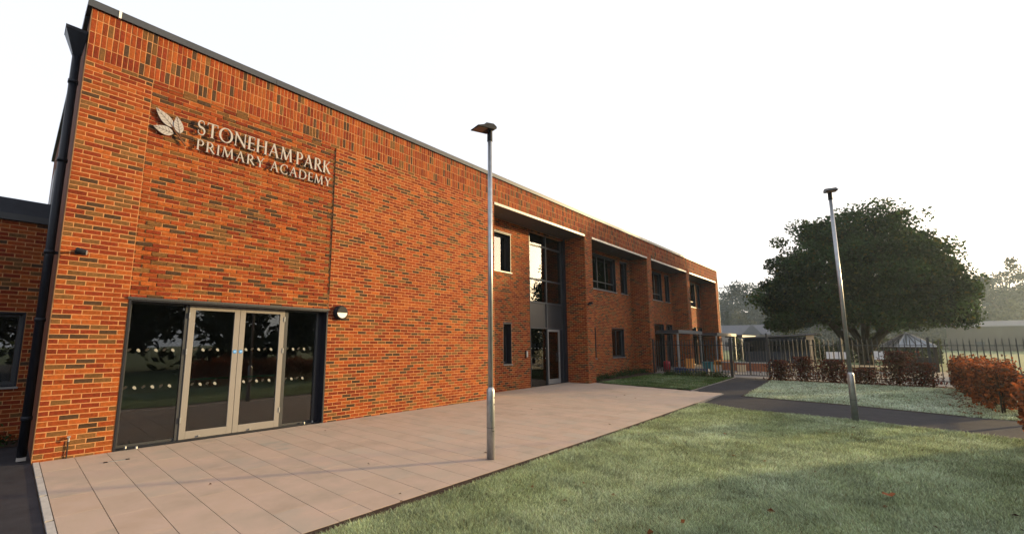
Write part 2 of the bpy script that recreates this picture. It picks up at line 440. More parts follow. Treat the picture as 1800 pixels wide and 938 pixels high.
# windows per bay: (x0,x1,z0,z1)
WIN = {0: [(11.0,12.18,4.32,5.78),(11.70,12.18,.96,2.44)],
       1: [(18.2,20.9,4.33,6.1),(21.4,22.25,4.33,6.1),(20.19,21.58,1.02,2.47),(17.2,18.55,1.02,2.47)],
       2: [(24.7,27.3,4.33,6.1),(27.78,28.58,4.33,6.1),(24.9,27.28,.2,2.92),(27.68,28.72,.2,2.92)],
       3: [(31.0,33.85,4.33,6.1),(34.18,34.88,4.33,6.1),(31.2,33.6,.2,2.92),(33.9,34.95,.2,2.92)]}
CURT = (13.32, 15.88, 0.02, 6.2)
for bi, (x0, x1) in enumerate(BAYS):
    holes = list(WIN[bi])+([CURT] if bi == 0 else [])
    # backing: strips between the openings
    b = MB(); ex = sorted(set([x0, x1]+[h[0] for h in holes]+[h[1] for h in holes]))
    for a, c_ in zip(ex, ex[1:]):
        mid = (a+c_)/2; hh = sorted([h for h in holes if h[0] < mid < h[1]], key=lambda h: h[2]); z = -.3
        for h in hh:
            b.box(a, c_, RD, RD+T, z, h[2]); z = h[3]
        b.box(a, c_, RD, RD+T, z, 6.30)
    wl = b.build('recess_wall', M_mortar, school)
    B = Bricks(); B.wall((x0, RD), (1,0), (0,-1), x1-x0, -.04, 6.26, holes=[(h[0]-x0, h[1]-x0, h[2], h[3]) for h in holes], phase=.03*bi)
    sets.append((B, wl))
for fi, (x0, x1) in enumerate(FIN):
    f = MB().box(x0, x1, .001, RD+.3 if fi < 3 else 9, -.3, 6.30).build('brick_fin', M_mortar, school)
    B = Bricks()
    B.wall((x0, 0), (1,0), (0,-1), x1-x0, -.04, Z_BAND, phase=.0)
    B.wall((x0, RD), (0,-1), (-1,0), RD, -.04, 6.26, phase=.06)
    sets.append((B, f))
# the block end that faces the first recess is seen edge on only
build_bricks(sets, 299)
# dark strip standing in for the shadow along the stepped panel's right edge
MB().box(4.405, 4.417, -.0085, .002, 2.8, 6.26).build('panel_shadow_line', M_soil, school)
# shell
sw = MB().box(-.002, .3, T, 9, -.3, Z_TOP).box(-.002,.3,.0015,T,-.3,-.29)
west = sw.build('side_wall', M_wallmat, school)
MB().box(.3, X_END-.55, 8.7, 9, -.3, 7.0).build('rear_wall', M_wallmat, school)
MB().box(.3, X_END-.01, .33, 8.7, 6.75, 6.95).build('roof', M_roof, school)
MB().box(.3, 35.4, T+.01, 8.7, 2.95, 3.25).build('floor_slab', M_int, school) if False else None
MB().box(.3, 10.05, T+.005, 8.7, 3.0, 3.3).build('floor_slab', M_int, school)
MB().box(10.06, 35.4, RD+T+.005, 8.7, 3.0, 3.3).build('floor_slab', M_int, school)
MB().box(.3, 10.05, T+.005, 8.7, -.2, 0.0).build('ground_floor', M_intfloor, school)
MB().box(10.06, 35.4, RD+T+.005, 8.7, -.2, .05).build('ground_floor', M_intfloor, school)
MB().box(.31, 10.0, 5.0, 5.1, 0.0, 3.0).build('interior_wall', M_int, school)
MB().box(10.0, 10.2, T+.01, 8.6, 0.0, 6.7).build('interior_wall', M_int, school)
MB().box(10.21, 35.3, 5.0, 5.1, 0.06, 3.0).build('interior_wall', M_int, school)
MB().box(10.21, 35.3, 5.2, 5.3, 3.31, 6.7).build('interior_wall', M_int, school)
# coping lengths
cx = -.06
while cx < X_END:
    c2 = min(cx+3.02, X_END+.05)
    MB().prism([(-.05,Z_TOP-.05),(-.05,Z_TOP+.075),(.40,Z_TOP+.10),(.40,Z_TOP),(-.038,Z_TOP),(-.038,Z_TOP-.05)], 0, cx, c2-.006).build('coping', M_coping, school)
    cx = c2
MB().box(-.062, .36, .41, 9.05, Z_TOP-.045, Z_TOP+.09).build('coping', M_coping, school)
MB().box(.33,.365,-.056,-.02,Z_TOP-.055,Z_TOP+.08).build('coping_clip', M_white, school)
# soffits, trims, downlights
for bi, (x0, x1) in enumerate(BAYS):
    MB().box(x0+.003, x1-.003, .05, RD+.2, 6.27, 6.33).build('soffit', M_soffit, school)
    MB().prism([(-.022,6.262),(-.022,6.345),(-.012,6.345),(-.012,6.27),(.05,6.27),(.05,6.262)], 0, x0+.002, x1-.002).build('soffit_trim', M_trim, school)
    for k in range(3):
        xx = x0+1+(x1-x0-2)*k/2
        MB().tube([(xx,.55,6.262),(xx,.55,6.275)], [.06,.06], 16).build('downlight', M_grey, school)
# end trim strip on the far corner
MB().box(X_END+.001, X_END+.03, -.02, .3, 0, 6.6).build('corner_trim', M_trim, school)

def window(x0, x1, z0, z1, y, cols=1, transom=None, frame=M_grey, gl=M_glass_up, sill=True, depth=.2, head=False, parent=school, name='window', casings=True):
    """framed window set back in its opening"""
    g = .004
    wnd = MB()
    yr0, yr1 = y+.0, y+depth+.07
    t = .025
    # reveal lining
    wnd.box(x0+g, x0+g+t, yr0, yr1, z0+g, z1-g).box(x1-g-t, x1-g, yr0, yr1, z0+g, z1-g)
    wnd.box(x0+g+t, x1-g-t, yr0, yr1, z1-g-t, z1-g).box(x0+g+t, x1-g-t, yr0, yr1, z0+g, z0+g+t)
    o = wnd.build(name, M_dark, parent)
    yf = y+depth; fw_ = .055
    a0, a1, b0, b1 = x0+g+t+.001, x1-g-t-.001, z0+g+t+.001, z1-g-t-.001
    fr = MB().box(a0, a0+fw_, yf, yf+.06, b0, b1).box(a1-fw_, a1, yf, yf+.06, b0, b1).box(a0+fw_, a1-fw_, yf, yf+.06, b0, b0+fw_).box(a0+fw_, a1-fw_, yf, yf+.06, b1-fw_, b1)
    fr.build('frame', frame, o)
    xs = [a0+fw_+(a1-a0-2*fw_)*i/cols for i in range(cols+1)]
    for xm in xs[1:-1]: MB().box(xm-.025, xm+.025, yf+.002, yf+.058, b0+fw_, b1-fw_).build('mullion', frame, o)
    zs = [b0+fw_, b1-fw_]
    if transom:
        zs = [b0+fw_, transom, b1-fw_]
    for i in range(cols):
        if transom: MB().box(xs[i]+(.026 if i else 0), xs[i+1]-(.026 if i < cols-1 else 0), yf+.004, yf+.056, transom-.022, transom+.022).build('transom', frame, o)
        for za, zb in zip(zs, zs[1:]):
            MB().box(xs[i]+.01, xs[i+1]-.01, yf+.026, yf+.034, za+.01, zb-.01).build('pane', gl, o)
    if sill: MB().box(x0-.02, x1+.02, y-.045, y+.03, z0-.03, z0+.002).build('sill', M_trim, o)
    if head: MB().box(x0-.01, x1+.01, y-.025, y+.02, z1, z1+.035).build('head_trim', M_coping, o)
    return o
window(11.0,12.18,4.32,5.78, RD, 1, head=True, depth=.22)
window(11.70,12.18,.96,2.44, RD, 1, head=True, depth=.22)
for bi in (1, 2, 3):
    for i, (x0, x1, z0, z1) in enumerate(WIN[bi]):
        cols = 3 if i == 0 else (1 if i == 1 else 2)
        window(x0, x1, z0, z1, RD, cols, transom=(z0+.42 if i == 0 else None), depth=.12, sill=(i < 2 or bi == 1), head=(bi == 1 and i >= 2))
# small dark fixtures
MB().box(16.05,16.2,-.09,-.008,3.32,3.38).box(16.1,16.16,-.2,-.02,3.36,3.44).build('wall_spotlight', M_black, school)

# ---- curtain wall with side door
cwx = [CURT[0], 14.63, CURT[1]]; cwz = [.02, 2.33, 3.36, 4.29, 5.70, 6.2]
cw = MB(); y0 = RD+.10
cw.box(CURT[0]+.003, CURT[0]+.04, RD-.01, RD+.22, .03, 6.26).box(CURT[1]-.06, CURT[1]+.09, RD-.02, RD+.22, .03, 6.26)
cwo = cw.build('glazed_screen', M_dark, school)
for xm in (CURT[0]+.07, 14.63, CURT[1]-.09):
    MB().box(xm-.028, xm+.028, y0-.012, y0+.10, .03, 6.25).build('mullion', M_coping if xm < 15 else M_grey, cwo)
for i in range(2):
    xa = (CURT[0]+.098, 14.658)[i]; xb = (14.602, CURT[1]-.118)[i]
    for k, zz in enumerate(cwz[1:]):
        if zz > 6.15: continue
        MB().box(xa, xb, y0-.006, y0+.09, zz-.03, zz+.03).build('transom', M_coping, cwo)
    for k, (za, zb) in enumerate(zip(cwz, cwz[1:])):
        if k == 1: MB().box(xa, xb, y0+.03, y0+.06, za+.03, zb-.03).build('spandrel_panel', M_spandrel, cwo)
        elif k == 0 and i == 1: pass
        else: MB().box(xa, xb, y0+.035, y0+.045, za+.03, zb-.03).build('pane', M_glass_up if k else M_glass_door, cwo)
dx0, dx1 = 14.67, 15.56; fz = float(hz(15.0))
dr = MB().box(dx0, dx0+.06, y0, y0+.06, fz, 2.28).box(dx1-.08, dx1, y0, y0+.06, fz, 2.28).box(dx0+.06, dx1-.08, y0, y0+.06, 2.2, 2.28).box(dx0+.06, dx1-.08, y0, y0+.06, fz+.01, fz+.20)
dro = dr.build('side_door', M_trim, school)
MB().box(dx0+.06, dx1-.08, y0+.025, y0+.035, fz+.2, 2.2).build('pane', M_glass_door, dro)
MB().box(dx1-.13, dx1-.10, y0-.05, y0-.02, .95, 1.35).box(dx1-.125, dx1-.105, y0-.03, y0, 1.0, 1.03).box(dx1-.125, dx1-.105, y0-.03, y0, 1.27, 1.3).build('handle', M_galv, dro)
MB().box(dx1+.001, CURT[1]-.12, y0, y0+.05, fz, 2.29).build('infill_panel', M_dark, cwo)
for zz in (1.12, 1.52):
    for k in range(5):
        xx = 13.56+k*.24
        MB().prism([(xx+.022*math.cos(t), zz+.018*math.sin(t)) for t in np.linspace(0, 6.283, 9)[:-1]], 1, y0+.028, y0+.032).build('dot', M_decal, cwo)
MB().box(13.9,13.99,y0+.10,y0+.11,1.3,1.55).build('notice', M_white, cwo)
MB().box(13.02,13.1,RD-.05,RD-.008,1.2,1.42).build('entry_panel', M_galv, school)
MB().box(12.98,13.0,RD-.05,RD-.008,1.15,1.45).build('entry_panel_side', M_black, school)

# ---- main door screen
dsc = MB(); x0, x1, zt = DOOR[0]+.004, DOOR[1]-.004, DOOR[3]-.004
YG = .20
dsc.box(x0, x0+.03, -.012, .34, 0, zt).box(x1-.03, x1, -.012, .34, 0, zt).box(x0+.03, x1-.03, -.012, .34, zt-.03, zt).box(x0+.03, x1-.03, .1, .34, -.02, .012)
door = dsc.build('entrance_screen', M_dark, school)
MB().box(x0-.02, x1+.02, -.03, -.013, zt-.004, zt+.035).build('head_flashing', M_grey, door)
for (a, b_) in ((x0+.031, x0+.071), (1.74, 1.795), (3.525, 3.60), (4.235, 4.275)):
    MB().box(a, b_, YG-.03, YG+.05, .013, zt-.031).build('post', M_grey, door)
MB().box(4.276, x1-.031, YG-.02, YG+.05, .013, zt-.031).build('side_panel', M_dark, door)
for (a, b_) in ((x0+.072, 1.739), (3.601, 4.234)):
    MB().box(a, b_, YG-.01, YG+.04, .013, .055).build('bottom_rail', M_grey, door)
    MB().box(a, b_, YG-.01, YG+.04, zt-.06, zt-.031).build('top_rail', M_grey, door)
    MB().box(a+.001, b_-.001, YG+.01, YG+.018, .056, zt-.061).build('pane', M_glass_door, door)
for li, (a, b_) in enumerate(((1.797, 2.652), (2.658, 3.523))):
    st = .098
    d = MB(); yl0, yl1 = YG-.045, YG+.01
    d.box(a, a+st, yl0, yl1, .016, zt-.035).box(b_-st, b_, yl0, yl1, .016, zt-.035).box(a+st, b_-st, yl0, yl1, .016, .15).box(a+st, b_-st, yl0, yl1, zt-.125, zt-.035)
    leaf = d.build('door_leaf', M_cream, door, bevel=.004)
    MB().box(a+st, b_-st, YG-.022, YG-.014, .15, zt-.125).build('pane', M_glass_door, leaf)
    MB().box(a+st-.004, b_-st+.004, YG+.06, YG+.085, 1.03, 1.06).build('push_bar', M_green, leaf)
    hx = a-.004 if li == 0 else b_-.012
    for zz in (.35, 1.55, 2.2): MB().box(hx, hx+.018, yl0-.014, yl0-.001, zz-.05, zz+.05).build('hinge', M_galv, leaf)
    bx = b_-.05 if li == 0 else a+.05
    bs = MB().prism([(bx+.034*math.cos(t), 1.54+.034*math.sin(t)) for t in np.linspace(0, 6.283, 21)[:-1]], 1, yl0-.004, yl0-.001).build('blue_disc', M_blue, leaf)
    MB().box(bx-.02, bx+.02, yl0-.0055, yl0-.0042, 1.533, 1.549).build('disc_text', mat('disc_print', (.35,.55,.8), .6), leaf)
    MB().box(a+.3, a+.33, yl0-.03, yl0-.001, .03, .055).build('door_stop', M_galv, leaf)
# leaf shaped manifestation marks, two rows
wx = [1.12,1.365,1.61, 2.07,2.31, 2.81,3.05,3.29, 3.76,4.0]
def leafpoly(cx, cz, L, W, ang):
    pts = []
    for t in np.linspace(0, 2*math.pi, 13)[:-1]:
        a = math.cos(t)*L; b = math.sin(t)*W*(1-.25*math.cos(t)); pts.append((cx+a*math.cos(ang)-b*math.sin(ang), cz+a*math.sin(ang)+b*math.cos(ang)))
    return pts
for zz in (1.577, .957):
    for xx in wx:
        ym = YG-.024 if 1.8 < xx < 3.5 else YG+.0075
        MB().prism(leafpoly(xx, zz, .033, .022, R(-50)), 1, ym-.0015, ym).build('white_leaf_mark', M_decal, door)
        MB().prism(leafpoly(xx-.125, zz+.012, .034, .02, R(40)), 1, ym-.0015, ym).build('grey_leaf_mark', M_decal_dk, door)
for xx, yy in ((1.06,-.02),(1.18,-.16),(4.05,.05),(4.24,.06)):
    MB().tube([(xx,yy+.08,.013),(xx,yy+.08,.05)], [.018,.016], 10).build('floor_stud', M_galv, door)

# ---- downpipe at the near corner
dp = thing('downpipe', 'black rainwater downpipe with hopper head on the near corner of the school', 'drainpipe', (-.10,.30,0))
dp2 = MB()
def cyl_local(o, name, pts, rads, m, n=14): return MB().tube(pts, rads, n).build(name, m, o, smooth=True)
cyl_local(dp, 'pipe', [(0,0,.05),(0,0,6.42)], [.055,.055], M_pipe)
for zz in (.6, 2.05, 3.1, 4.6, 5.95): cyl_local(dp, 'bracket', [(0,0,zz-.03),(0,0,zz+.03)], [.066,.066], M_pipe)
hp = MB(); hp.quadbox([(-.055,-.055,6.42),(.055,-.055,6.42),(.055,.055,6.42),(-.055,.055,6.42),(-.17,-.15,6.78),(.096,-.15,6.78),(.096,.15,6.78),(-.17,.15,6.78)])
hp.box(-.175,.097,-.155,.155,6.781,6.83); hp.build('hopper', M_pipe, dp)
MB().box(.02,.095,-.02,.02,3.08,3.12).build('strap', M_pipe, dp)
MB().box(.11,.30,-.02,.02,6.86,6.9).build('overflow', M_pipe, dp) if False else None
MB().box(-.05,.05,-.05,.05,0,.05).build('shoe', M_conc, dp)

# windows on the side wall, seen edge on
for yy in (1.9, 4.6):
    MB().box(-.06, -.003, yy, yy+1.2, 4.4, 5.7).build('side_window_surround', M_trim, school)
    MB().box(-.062, -.0602, yy+.06, yy+1.14, 4.46, 5.64).build('side_pane', M_dark, school)

# ================================================================== SIGNS ON THE WALL
GL = {}
def arc(cx, cy, rx, ry, a0, a1, n=14): return [(cx+rx*math.cos(R(a0+(a1-a0)*i/n)), cy+ry*math.sin(R(a0+(a1-a0)*i/n))) for i in range(n+1)]
TK, TN, SF = .125, .055, .03
def vs_(x, y0=0, y1=1, w_=TK): return ([(x,y0),(x,y1)], w_)
def sf(x, y, l=.24): return ([(x-l/2,y+(SF/2 if y < .5 else -SF/2)),(x+l/2,y+(SF/2 if y < .5 else -SF/2))], SF)
def bowl(cx, cy, rx, ry, a0, a1, thin=TN, thick=TK, n=16):
    p = arc(cx, cy, rx, ry, a0, a1, n); return (p, [thin+(thick-thin)*abs(math.cos(R(a0+(a1-a0)*i/n)))**1.3 for i in range(n+1)])
GL['T'] = (.78, [vs_(.39), ([(0.02,.97),(.76,.97)], TN), ([(.035,.97),(.02,.80)], .04), ([(.745,.97),(.76,.80)], .04), sf(.39,0,.3)])
GL['I'] = (.30, [vs_(.15), sf(.15,0,.28), sf(.15,1,.28)])
GL['O'] = (1.04, [bowl(.52,.5,.45,.49,0,360,n=36)])
GL['N'] = (.98, [vs_(.14,0,1,TN), ([(.12,.97),(.86,.05)], TK), vs_(.86,0,1,TN), sf(.14,0,.22), sf(.86,1,.22), sf(.08,1,.16)])
GL['E'] = (.60, [vs_(.14), ([(.14,.97),(.56,.97)], TN), ([(.14,.52),(.50,.52)], TN), ([(.14,.03),(.58,.03)], TN), ([(.55,.97),(.555,.83)], .035), ([(.57,.03),(.585,.18)], .035), ([(.5,.6),(.5,.44)], .03), sf(.1,0,.18), sf(.1,1,.18)])
GL['H'] = (.96, [vs_(.15), vs_(.81), ([(.15,.52),(.81,.52)], TN), sf(.15,0), sf(.15,1), sf(.81,0), sf(.81,1)])
GL['A'] = (.92, [([(.10,0),(.46,1)], TN), ([(.80,0),(.44,1.02)], TK), ([(.24,.36),(.66,.36)], TN), sf(.10,0,.22), sf(.80,0,.26)])
GL['M'] = (1.14, [([(.13,0),(.22,1)], TN), ([(.21,.99),(.56,.08)], TK), ([(.56,.06),(.90,.99)], TN), ([(.99,0),(.90,1)], TK), sf(.12,0,.22), sf(.99,0,.26), sf(.18,1,.14), sf(.94,1,.14)])
GL['P'] = (.66, [vs_(.15), ([(.13,.97),(.34,.97)], TN), bowl(.32,.725,.26,.25,90,-90), ([(.15,.475),(.34,.475)], TN), sf(.15,0,.28), sf(.10,1,.16)])
GL['R'] = (.80, [vs_(.15), ([(.13,.97),(.34,.97)], TN), bowl(.32,.735,.25,.24,90,-90), ([(.15,.49),(.34,.49)], TN), ([(.34,.49),(.72,0.03),(.80,.0)], [TK*.9,TK,.05]), sf(.15,0,.28), sf(.10,1,.16)])
GL['K'] = (.82, [vs_(.15), ([(.66,.98),(.22,.50)], TN), ([(.30,.56),(.68,.04),(.82,.0)], [TK*.9,TK,.05]), sf(.15,0,.26), sf(.15,1,.26), sf(.67,1,.2)])
GL['Y'] = (.82, [vs_(.41,0,.48), ([(.10,.99),(.41,.45)], TK), ([(.72,.99),(.41,.45)], TN), sf(.41,0,.28), sf(.12,1,.24), sf(.72,1,.2)])
GL['C'] = (.86, [bowl(.50,.5,.43,.49,48,312,n=26), ([(.79,.90),(.80,.70)], .04), ([(.79,.14),(.80,.28)], .03)])
GL['D'] = (.94, [vs_(.15), ([(.12,.97),(.42,.97)], TN), bowl(.38,.5,.46,.47,90,-90,n=22), ([(.12,.03),(.42,.03)], TN), sf(.08,0,.1), sf(.08,1,.1)])
sp = arc(.30,.745,.21,.235,40,250,12)+arc(.30,.265,.23,.245,75,-150,14)
GL['S'] = (.60, [(sp, [TN+(TK*1.05-TN)*math.exp(-((i-12.5)/5.5)**2) for i in range(len(sp))]), ([(.465,.90),(.47,.74)], .035), ([(.095,.14),(.085,.30)], .035)])
def ribbon(mb, pts, wd, org, S, y0, y1):
    n = len(pts); wd = wd if isinstance(wd, (list, tuple)) else [wd]*n
    Lp = []; Rp = []
    for i in range(n):
        a = pts[max(i-1, 0)]; b = pts[min(i+1, n-1)]; dx, dz = b[0]-a[0], b[1]-a[1]; l = math.hypot(dx, dz) or 1
        nx, nz = -dz/l*wd[i]/2, dx/l*wd[i]/2
        Lp.append((pts[i][0]+nx, pts[i][1]+nz)); Rp.append((pts[i][0]-nx, pts[i][1]-nz))
    cv = lambda q, y: (org[0]+q[0]*S, y, org[1]+q[1]*S)
    b = len(mb.v)
    for i in range(n): mb.v += [cv(Lp[i], y0), cv(Rp[i], y0), cv(Rp[i], y1), cv(Lp[i], y1)]
    for i in range(n-1):
        k = b+4*i
        for j in range(4): mb.f.append((k+j, k+(j+1)%4, k+4+(j+1)%4, k+4+j))
    mb.f.append((b, b+3, b+2, b+1)); k = b+4*(n-1); mb.f.append((k, k+1, k+2, k+3))
def text_line(par, txt, x0, x1, zb, H, word, gap):
    adv = [(word if ch == ' ' else GL[ch][0]+gap) for ch in txt]
    tot = sum(adv)-gap; k = (x1-x0)/(tot*H); xx = x0
    for ch, ad in zip(txt, adv):
        if ch != ' ':
            mb = MB()
            for si, (p, wd) in enumerate(GL[ch][1]):
                e = .0007*si
                ribbon(mb, [(q[0]*k, q[1]) for q in p], wd, (xx, zb), H, -.062-e, -.034+e)
            for sx in (.15, GL[ch][0]-.2): mb.box(xx+sx*H*k, xx+sx*H*k+.008, -.034, -.006, zb+H*.5, zb+H*.5+.008)
            mb.build('letter', M_letter, par)
        xx += ad*H*k
sign = thing('wall_sign', 'raised pale metal lettering STONEHAM PARK PRIMARY ACADEMY high on the brick wall', 'sign')
text_line(sign, 'STONEHAM PARK', 1.60, 4.27, 5.56, .285, .22, .10)
text_line(sign, 'PRIMARY ACADEMY', 1.61, 4.29, 5.26, .205, .48, .16)
emb = thing('leaf_emblem', 'pale metal emblem of three veined leaves on a twig left of the lettering', 'emblem')
def emblem_leaf(tip, base, wd, dep):
    tx, tz = tip; bx, bz = base; L = math.hypot(tx-bx, tz-bz); ux, uz = (tx-bx)/L, (tz-bz)/L; nx, nz = -uz, ux
    prof = lambda s: wd*(math.sin(math.pi*min(1, s**.82))**.8)*(1.0-.25*s)
    pts = [(bx+ux*L*s+nx*prof(s), bz+uz*L*s+nz*prof(s)) for s in np.linspace(0, 1, 11)]
    pts += [(bx+ux*L*s-nx*prof(s), bz+uz*L*s-nz*prof(s)) for s in np.linspace(1, 0, 11)[1:-1]]
    lf = MB().prism(pts, 1, -.045-dep, -.02-dep).build('leaf', M_letter, emb)
    v = MB(); ribbon(v, [(bx+ux*L*.02, bz+uz*L*.02), (bx+ux*L*.95, bz+uz*L*.95)], [.011,.004], (0,0), 1, -.0475-dep, -.0452-dep)
    for s in (.18,.34,.5,.66,.8):
        for sd in (1, -1):
            p = prof(min(1, s+.12))*.86
            a = (bx+ux*L*s, bz+uz*L*s); b = (bx+ux*L*(s+.14)+nx*sd*p, bz+uz*L*(s+.14)+nz*sd*p)
            ribbon(v, [a, b], [.006,.003], (0,0), 1, -.0470-dep-.0001*sd, -.0451-dep)
    v.build('leaf_veins', M_vein, lf)
emblem_leaf((.965,5.82), (1.245,5.55), .088, .0)
emblem_leaf((.955,5.475), (1.25,5.435), .090, .006)
emblem_leaf((1.275,5.775), (1.345,5.47), .082, .012)
tw = MB(); ribbon(tw, [(1.20,5.60),(1.27,5.49),(1.35,5.39),(1.45,5.28)], [.012,.018,.02,.022], (0,0), 1, -.05, -.03)
ribbon(tw, [(1.34,5.47),(1.37,5.40),(1.41,5.31)], [.01,.014,.016], (0,0), 1, -.052, -.032); tw.build('twig', M_twig, emb)

# ---- bulkhead light, camera, tap
bl = thing('bulkhead_light', 'round black bulkhead lamp with half white lens beside the glass doors', 'lamp', (4.69,-.006,2.39))
def disc(name, r0, r1, y0, y1, m, par, a0=0, a1=360, n=32):
    pts = [(r0*math.cos(R(a0+(a1-a0)*i/n)), r0*math.sin(R(a0+(a1-a0)*i/n))) for i in range(n+(0 if a1-a0 >= 360 else 1))]
    return MB().prism(pts, 1, y0, y1).build(name, m, par)
MB().tube([(0,0,0),(0,-.07,0),(0,-.10,0)], [.165,.165,.14], 32).build('housing', M_black, bl, smooth=False)
disc('eyelid', .125, .125, -.125, -.1005, M_black, bl, 0, 180)
disc('lens', .12, .12, -.118, -.1005, M_opal, bl, 180.5, 359.5)
sc_ = thing('security_camera', 'small dark security camera on a bracket near the corner of the school', 'camera', (.20,-.01,3.1))
MB().box(-.035,.035,-.02,.0,-.035,.035).build('wall_plate', M_black, sc_)
MB().tube([(0,-.02,0),(0,-.14,-.01)], [.018,.018], 10).build('arm', M_black, sc_)
MB().tube([(-.04,-.17,.0),(-.03,-.17,0),(.05,-.19,-.02),(.085,-.2,-.025)], [.035,.05,.05,.042], 16).build('camera_body', M_black, sc_)
MB().tube([(.086,-.2,-.025),(.092,-.202,-.026)], [.036,.036], 16).build('lens', M_galv, sc_)
tp = thing('wall_tap', 'small outside tap on a black pipe at the foot of the brick corner', 'tap', (.36,-.008,0))
MB().tube([(0,-.015,0),(0,-.015,.26)], [.009,.009], 8).build('pipe', M_black, tp)
MB().tube([(0,0,.29),(0,-.06,.29)], [.014,.014], 10).tube([(0,-.06,.30),(0,-.06,.25)], [.014,.012], 10).box(-.02,.02,-.045,-.03,.305,.325).build('tap_body', M_galv, tp)
sp_ = thing('patio_drain', 'short metal drain strip with dark ends lying in the paving near the doors', 'drain', (.85,-.74,0))
MB().box(-.10,.10,-.016,.016,.0005,.007).build('strip', M_galv, sp_)
for s in (-1, 1): MB().box(s*.125-.022, s*.125+.022, -.02, .02, .0005, .009).build('end_cap', M_black, sp_)

# ================================================================== SINGLE STOREY WING (left)
wing = thing('single_storey_wing', 'low dark brick wing with a window at the left edge behind the school corner', 'building')
WY = 2.4; ww = (-2.2,-.22,.93,2.26)
wb = MB(); wb.box(-7,ww[0],WY,WY+.3,-.3,3.92).box(ww[1],-.004,WY,WY+.3,-.3,3.92).box(ww[0],ww[1],WY,WY+.3,-.3,ww[2]).box(ww[0],ww[1],WY,WY+.3,ww[3],3.92)
wwall = wb.build('wall', M_mortar, wing)
B = Bricks(); B.wall((-7,WY), (1,0), (0,-1), 6.996, -.04, 3.92, holes=[(ww[0]+7,ww[1]+7,ww[2],ww[3])])
build_bricks([(B, wwall)], 298)
MB().box(-7.1,-.006,WY-.07,WY+.35,3.925,4.04).build('coping', M_grey, wing)
rf = MB().box(-7,-.3,WY+.32,8.5,3.7,3.9).build('flat_roof', M_roof, wing)
for k in range(8):
    MB().quadbox([(-7,WY+.36+k*.02,4.05+k*.05),(-.08,WY+.36+k*.02,4.05+k*.05),(-.08,WY+.40+k*.02,4.05+k*.05),(-7,WY+.40+k*.02,4.05+k*.05),
                  (-7,WY+.385+k*.02,4.105+k*.05),(-.08,WY+.385+k*.02,4.105+k*.05),(-.08,WY+.42+k*.02,4.105+k*.05),(-7,WY+.42+k*.02,4.105+k*.05)]).build('slate_course', M_slate, wing)
window(*ww, WY, 2, parent=wing, depth=.1, sill=True)
MB().box(-7,-.01,WY+.31,WY+.35,-.2,3.9).build('inner_wall', M_dark, wing) if False else None
MB().box(-6.9,-.02,WY+2.5,WY+2.6,-.2,3.7).build('inner_wall', M_int, wing)
bsh = MB(); sheet('wing_bed', [(-5,1.7),(-.05,1.7),(-.05,2.38),(-5,2.38)], .0, M_soil)

# ================================================================== LAMP POSTS
def lamp_post(label, x, y, rot=0):
    z = float(hz(x)); t = thing('lamp_post', label, 'lamp post', (x, y, z-.02), 'tall galvanised lamp posts')
    MB().tube([(0,0,0),(0,0,.99),(0,0,1.03),(0,0,1.06)], [.061,.061,.055,.038], 20).build('base_tube', M_galv, t, smooth=True)
    MB().tube([(0,0,1.05),(0,0,5.03)], [.038,.036], 16).build('column', M_galv, t, smooth=True)
    dr_ = MB().box(-.02,.02,-.0635,-.058,.42,.43); dr_.build('access_door', M_grey, t)
    MB().tube([(0,0,.47),(0,0,.476)], [.0625,.0625], 20).build('seam_ring', M_grey, t)
    for zz in (.9, .8): MB().box(.02,.034,-.062,-.052,zz,zz+.015).build('bolt', M_grey, t)
    h = MB().tube([(0,0,4.98),(0,0,5.16)], [.045,.043], 14).build('spigot', M_black, t)
    hd = MB(); w2 = .11
    prof = [(-.31,5.12),(-.31,5.135),(-.18,5.185),(-.14,5.225),(.0,5.245),(.06,5.215),(.07,5.18),(.0,5.15)]
    hd.prism([(px, pz) for px, pz in prof], 1, -w2, w2)
    ho = hd.build('lantern', M_black, t, bevel=.012)
    MB().quadbox([(-.29,-.085,5.116),(-.11,-.085,5.134),(-.11,.085,5.134),(-.29,.085,5.116),(-.29,-.085,5.124),(-.11,-.085,5.142),(-.11,.085,5.142),(-.29,.085,5.124)]).build('glass_lens', mat('lantern_glass', (.25,.16,.12), .25), ho)
    t.rotation_euler.z = rot
    return t
lamp_post('near galvanised lamp post standing on the paving in front of the brick wall', 4.63, -4.67, R(-12))
lamp_post('far galvanised lamp post on the lawn edge beside the path in front of the tree', 12.25, -8.47, R(14))

# ================================================================== FENCE AND GATE
FX = 22.0
def picket_mesh():
    b = MB(); b.box(-.013,.013,-.013,.013,.08,1.6); b.quadbox([(-.013,-.013,1.6),(.013,-.013,1.6),(.013,.013,1.6),(-.013,.013,1.6),(-.003,-.003,1.68),(.003,-.003,1.68),(.003,.003,1.68),(-.003,.003,1.68)])
    return b
fence_pm = None
def fence(label, ya, yb, n, x0=FX, x1=FX):
    global fence_pm
    t = thing('railing_fence', label, 'fence', ((x0+x1)/2, (ya+yb)/2, 0))
    zb = float(hz((x0+x1)/2)); mx, my = (x0+x1)/2, (ya+yb)/2
    for zz in (.18, 1.43): MB().bar((x0-mx,ya-my,zb+zz),(x1-mx,yb-my,zb+zz), .045, .03).build('rail', M_rail, t)
    for i in range(n):
        f = i/(n-1); px, py = x0+(x1-x0)*f-mx, ya+(yb-ya)*f-my
        if fence_pm is None: o = picket_mesh().build('picket', M_rail, t); fence_pm = o.data
        else: o = bpy.data.objects.new('picket', fence_pm); COL.objects.link(o); o.parent = t
        o.location = (px, py, zb)
    L = abs(yb-ya); k = max(1, int(round(L/2.6)))
    for i in range(k+1):
        f = i/k; MB().box(-.035,.035,-.035,.035,0,1.72).build('post', M_rail, t).location = (x0+(x1-x0)*f-mx+.05, ya+(yb-ya)*f-my, zb)
    return t
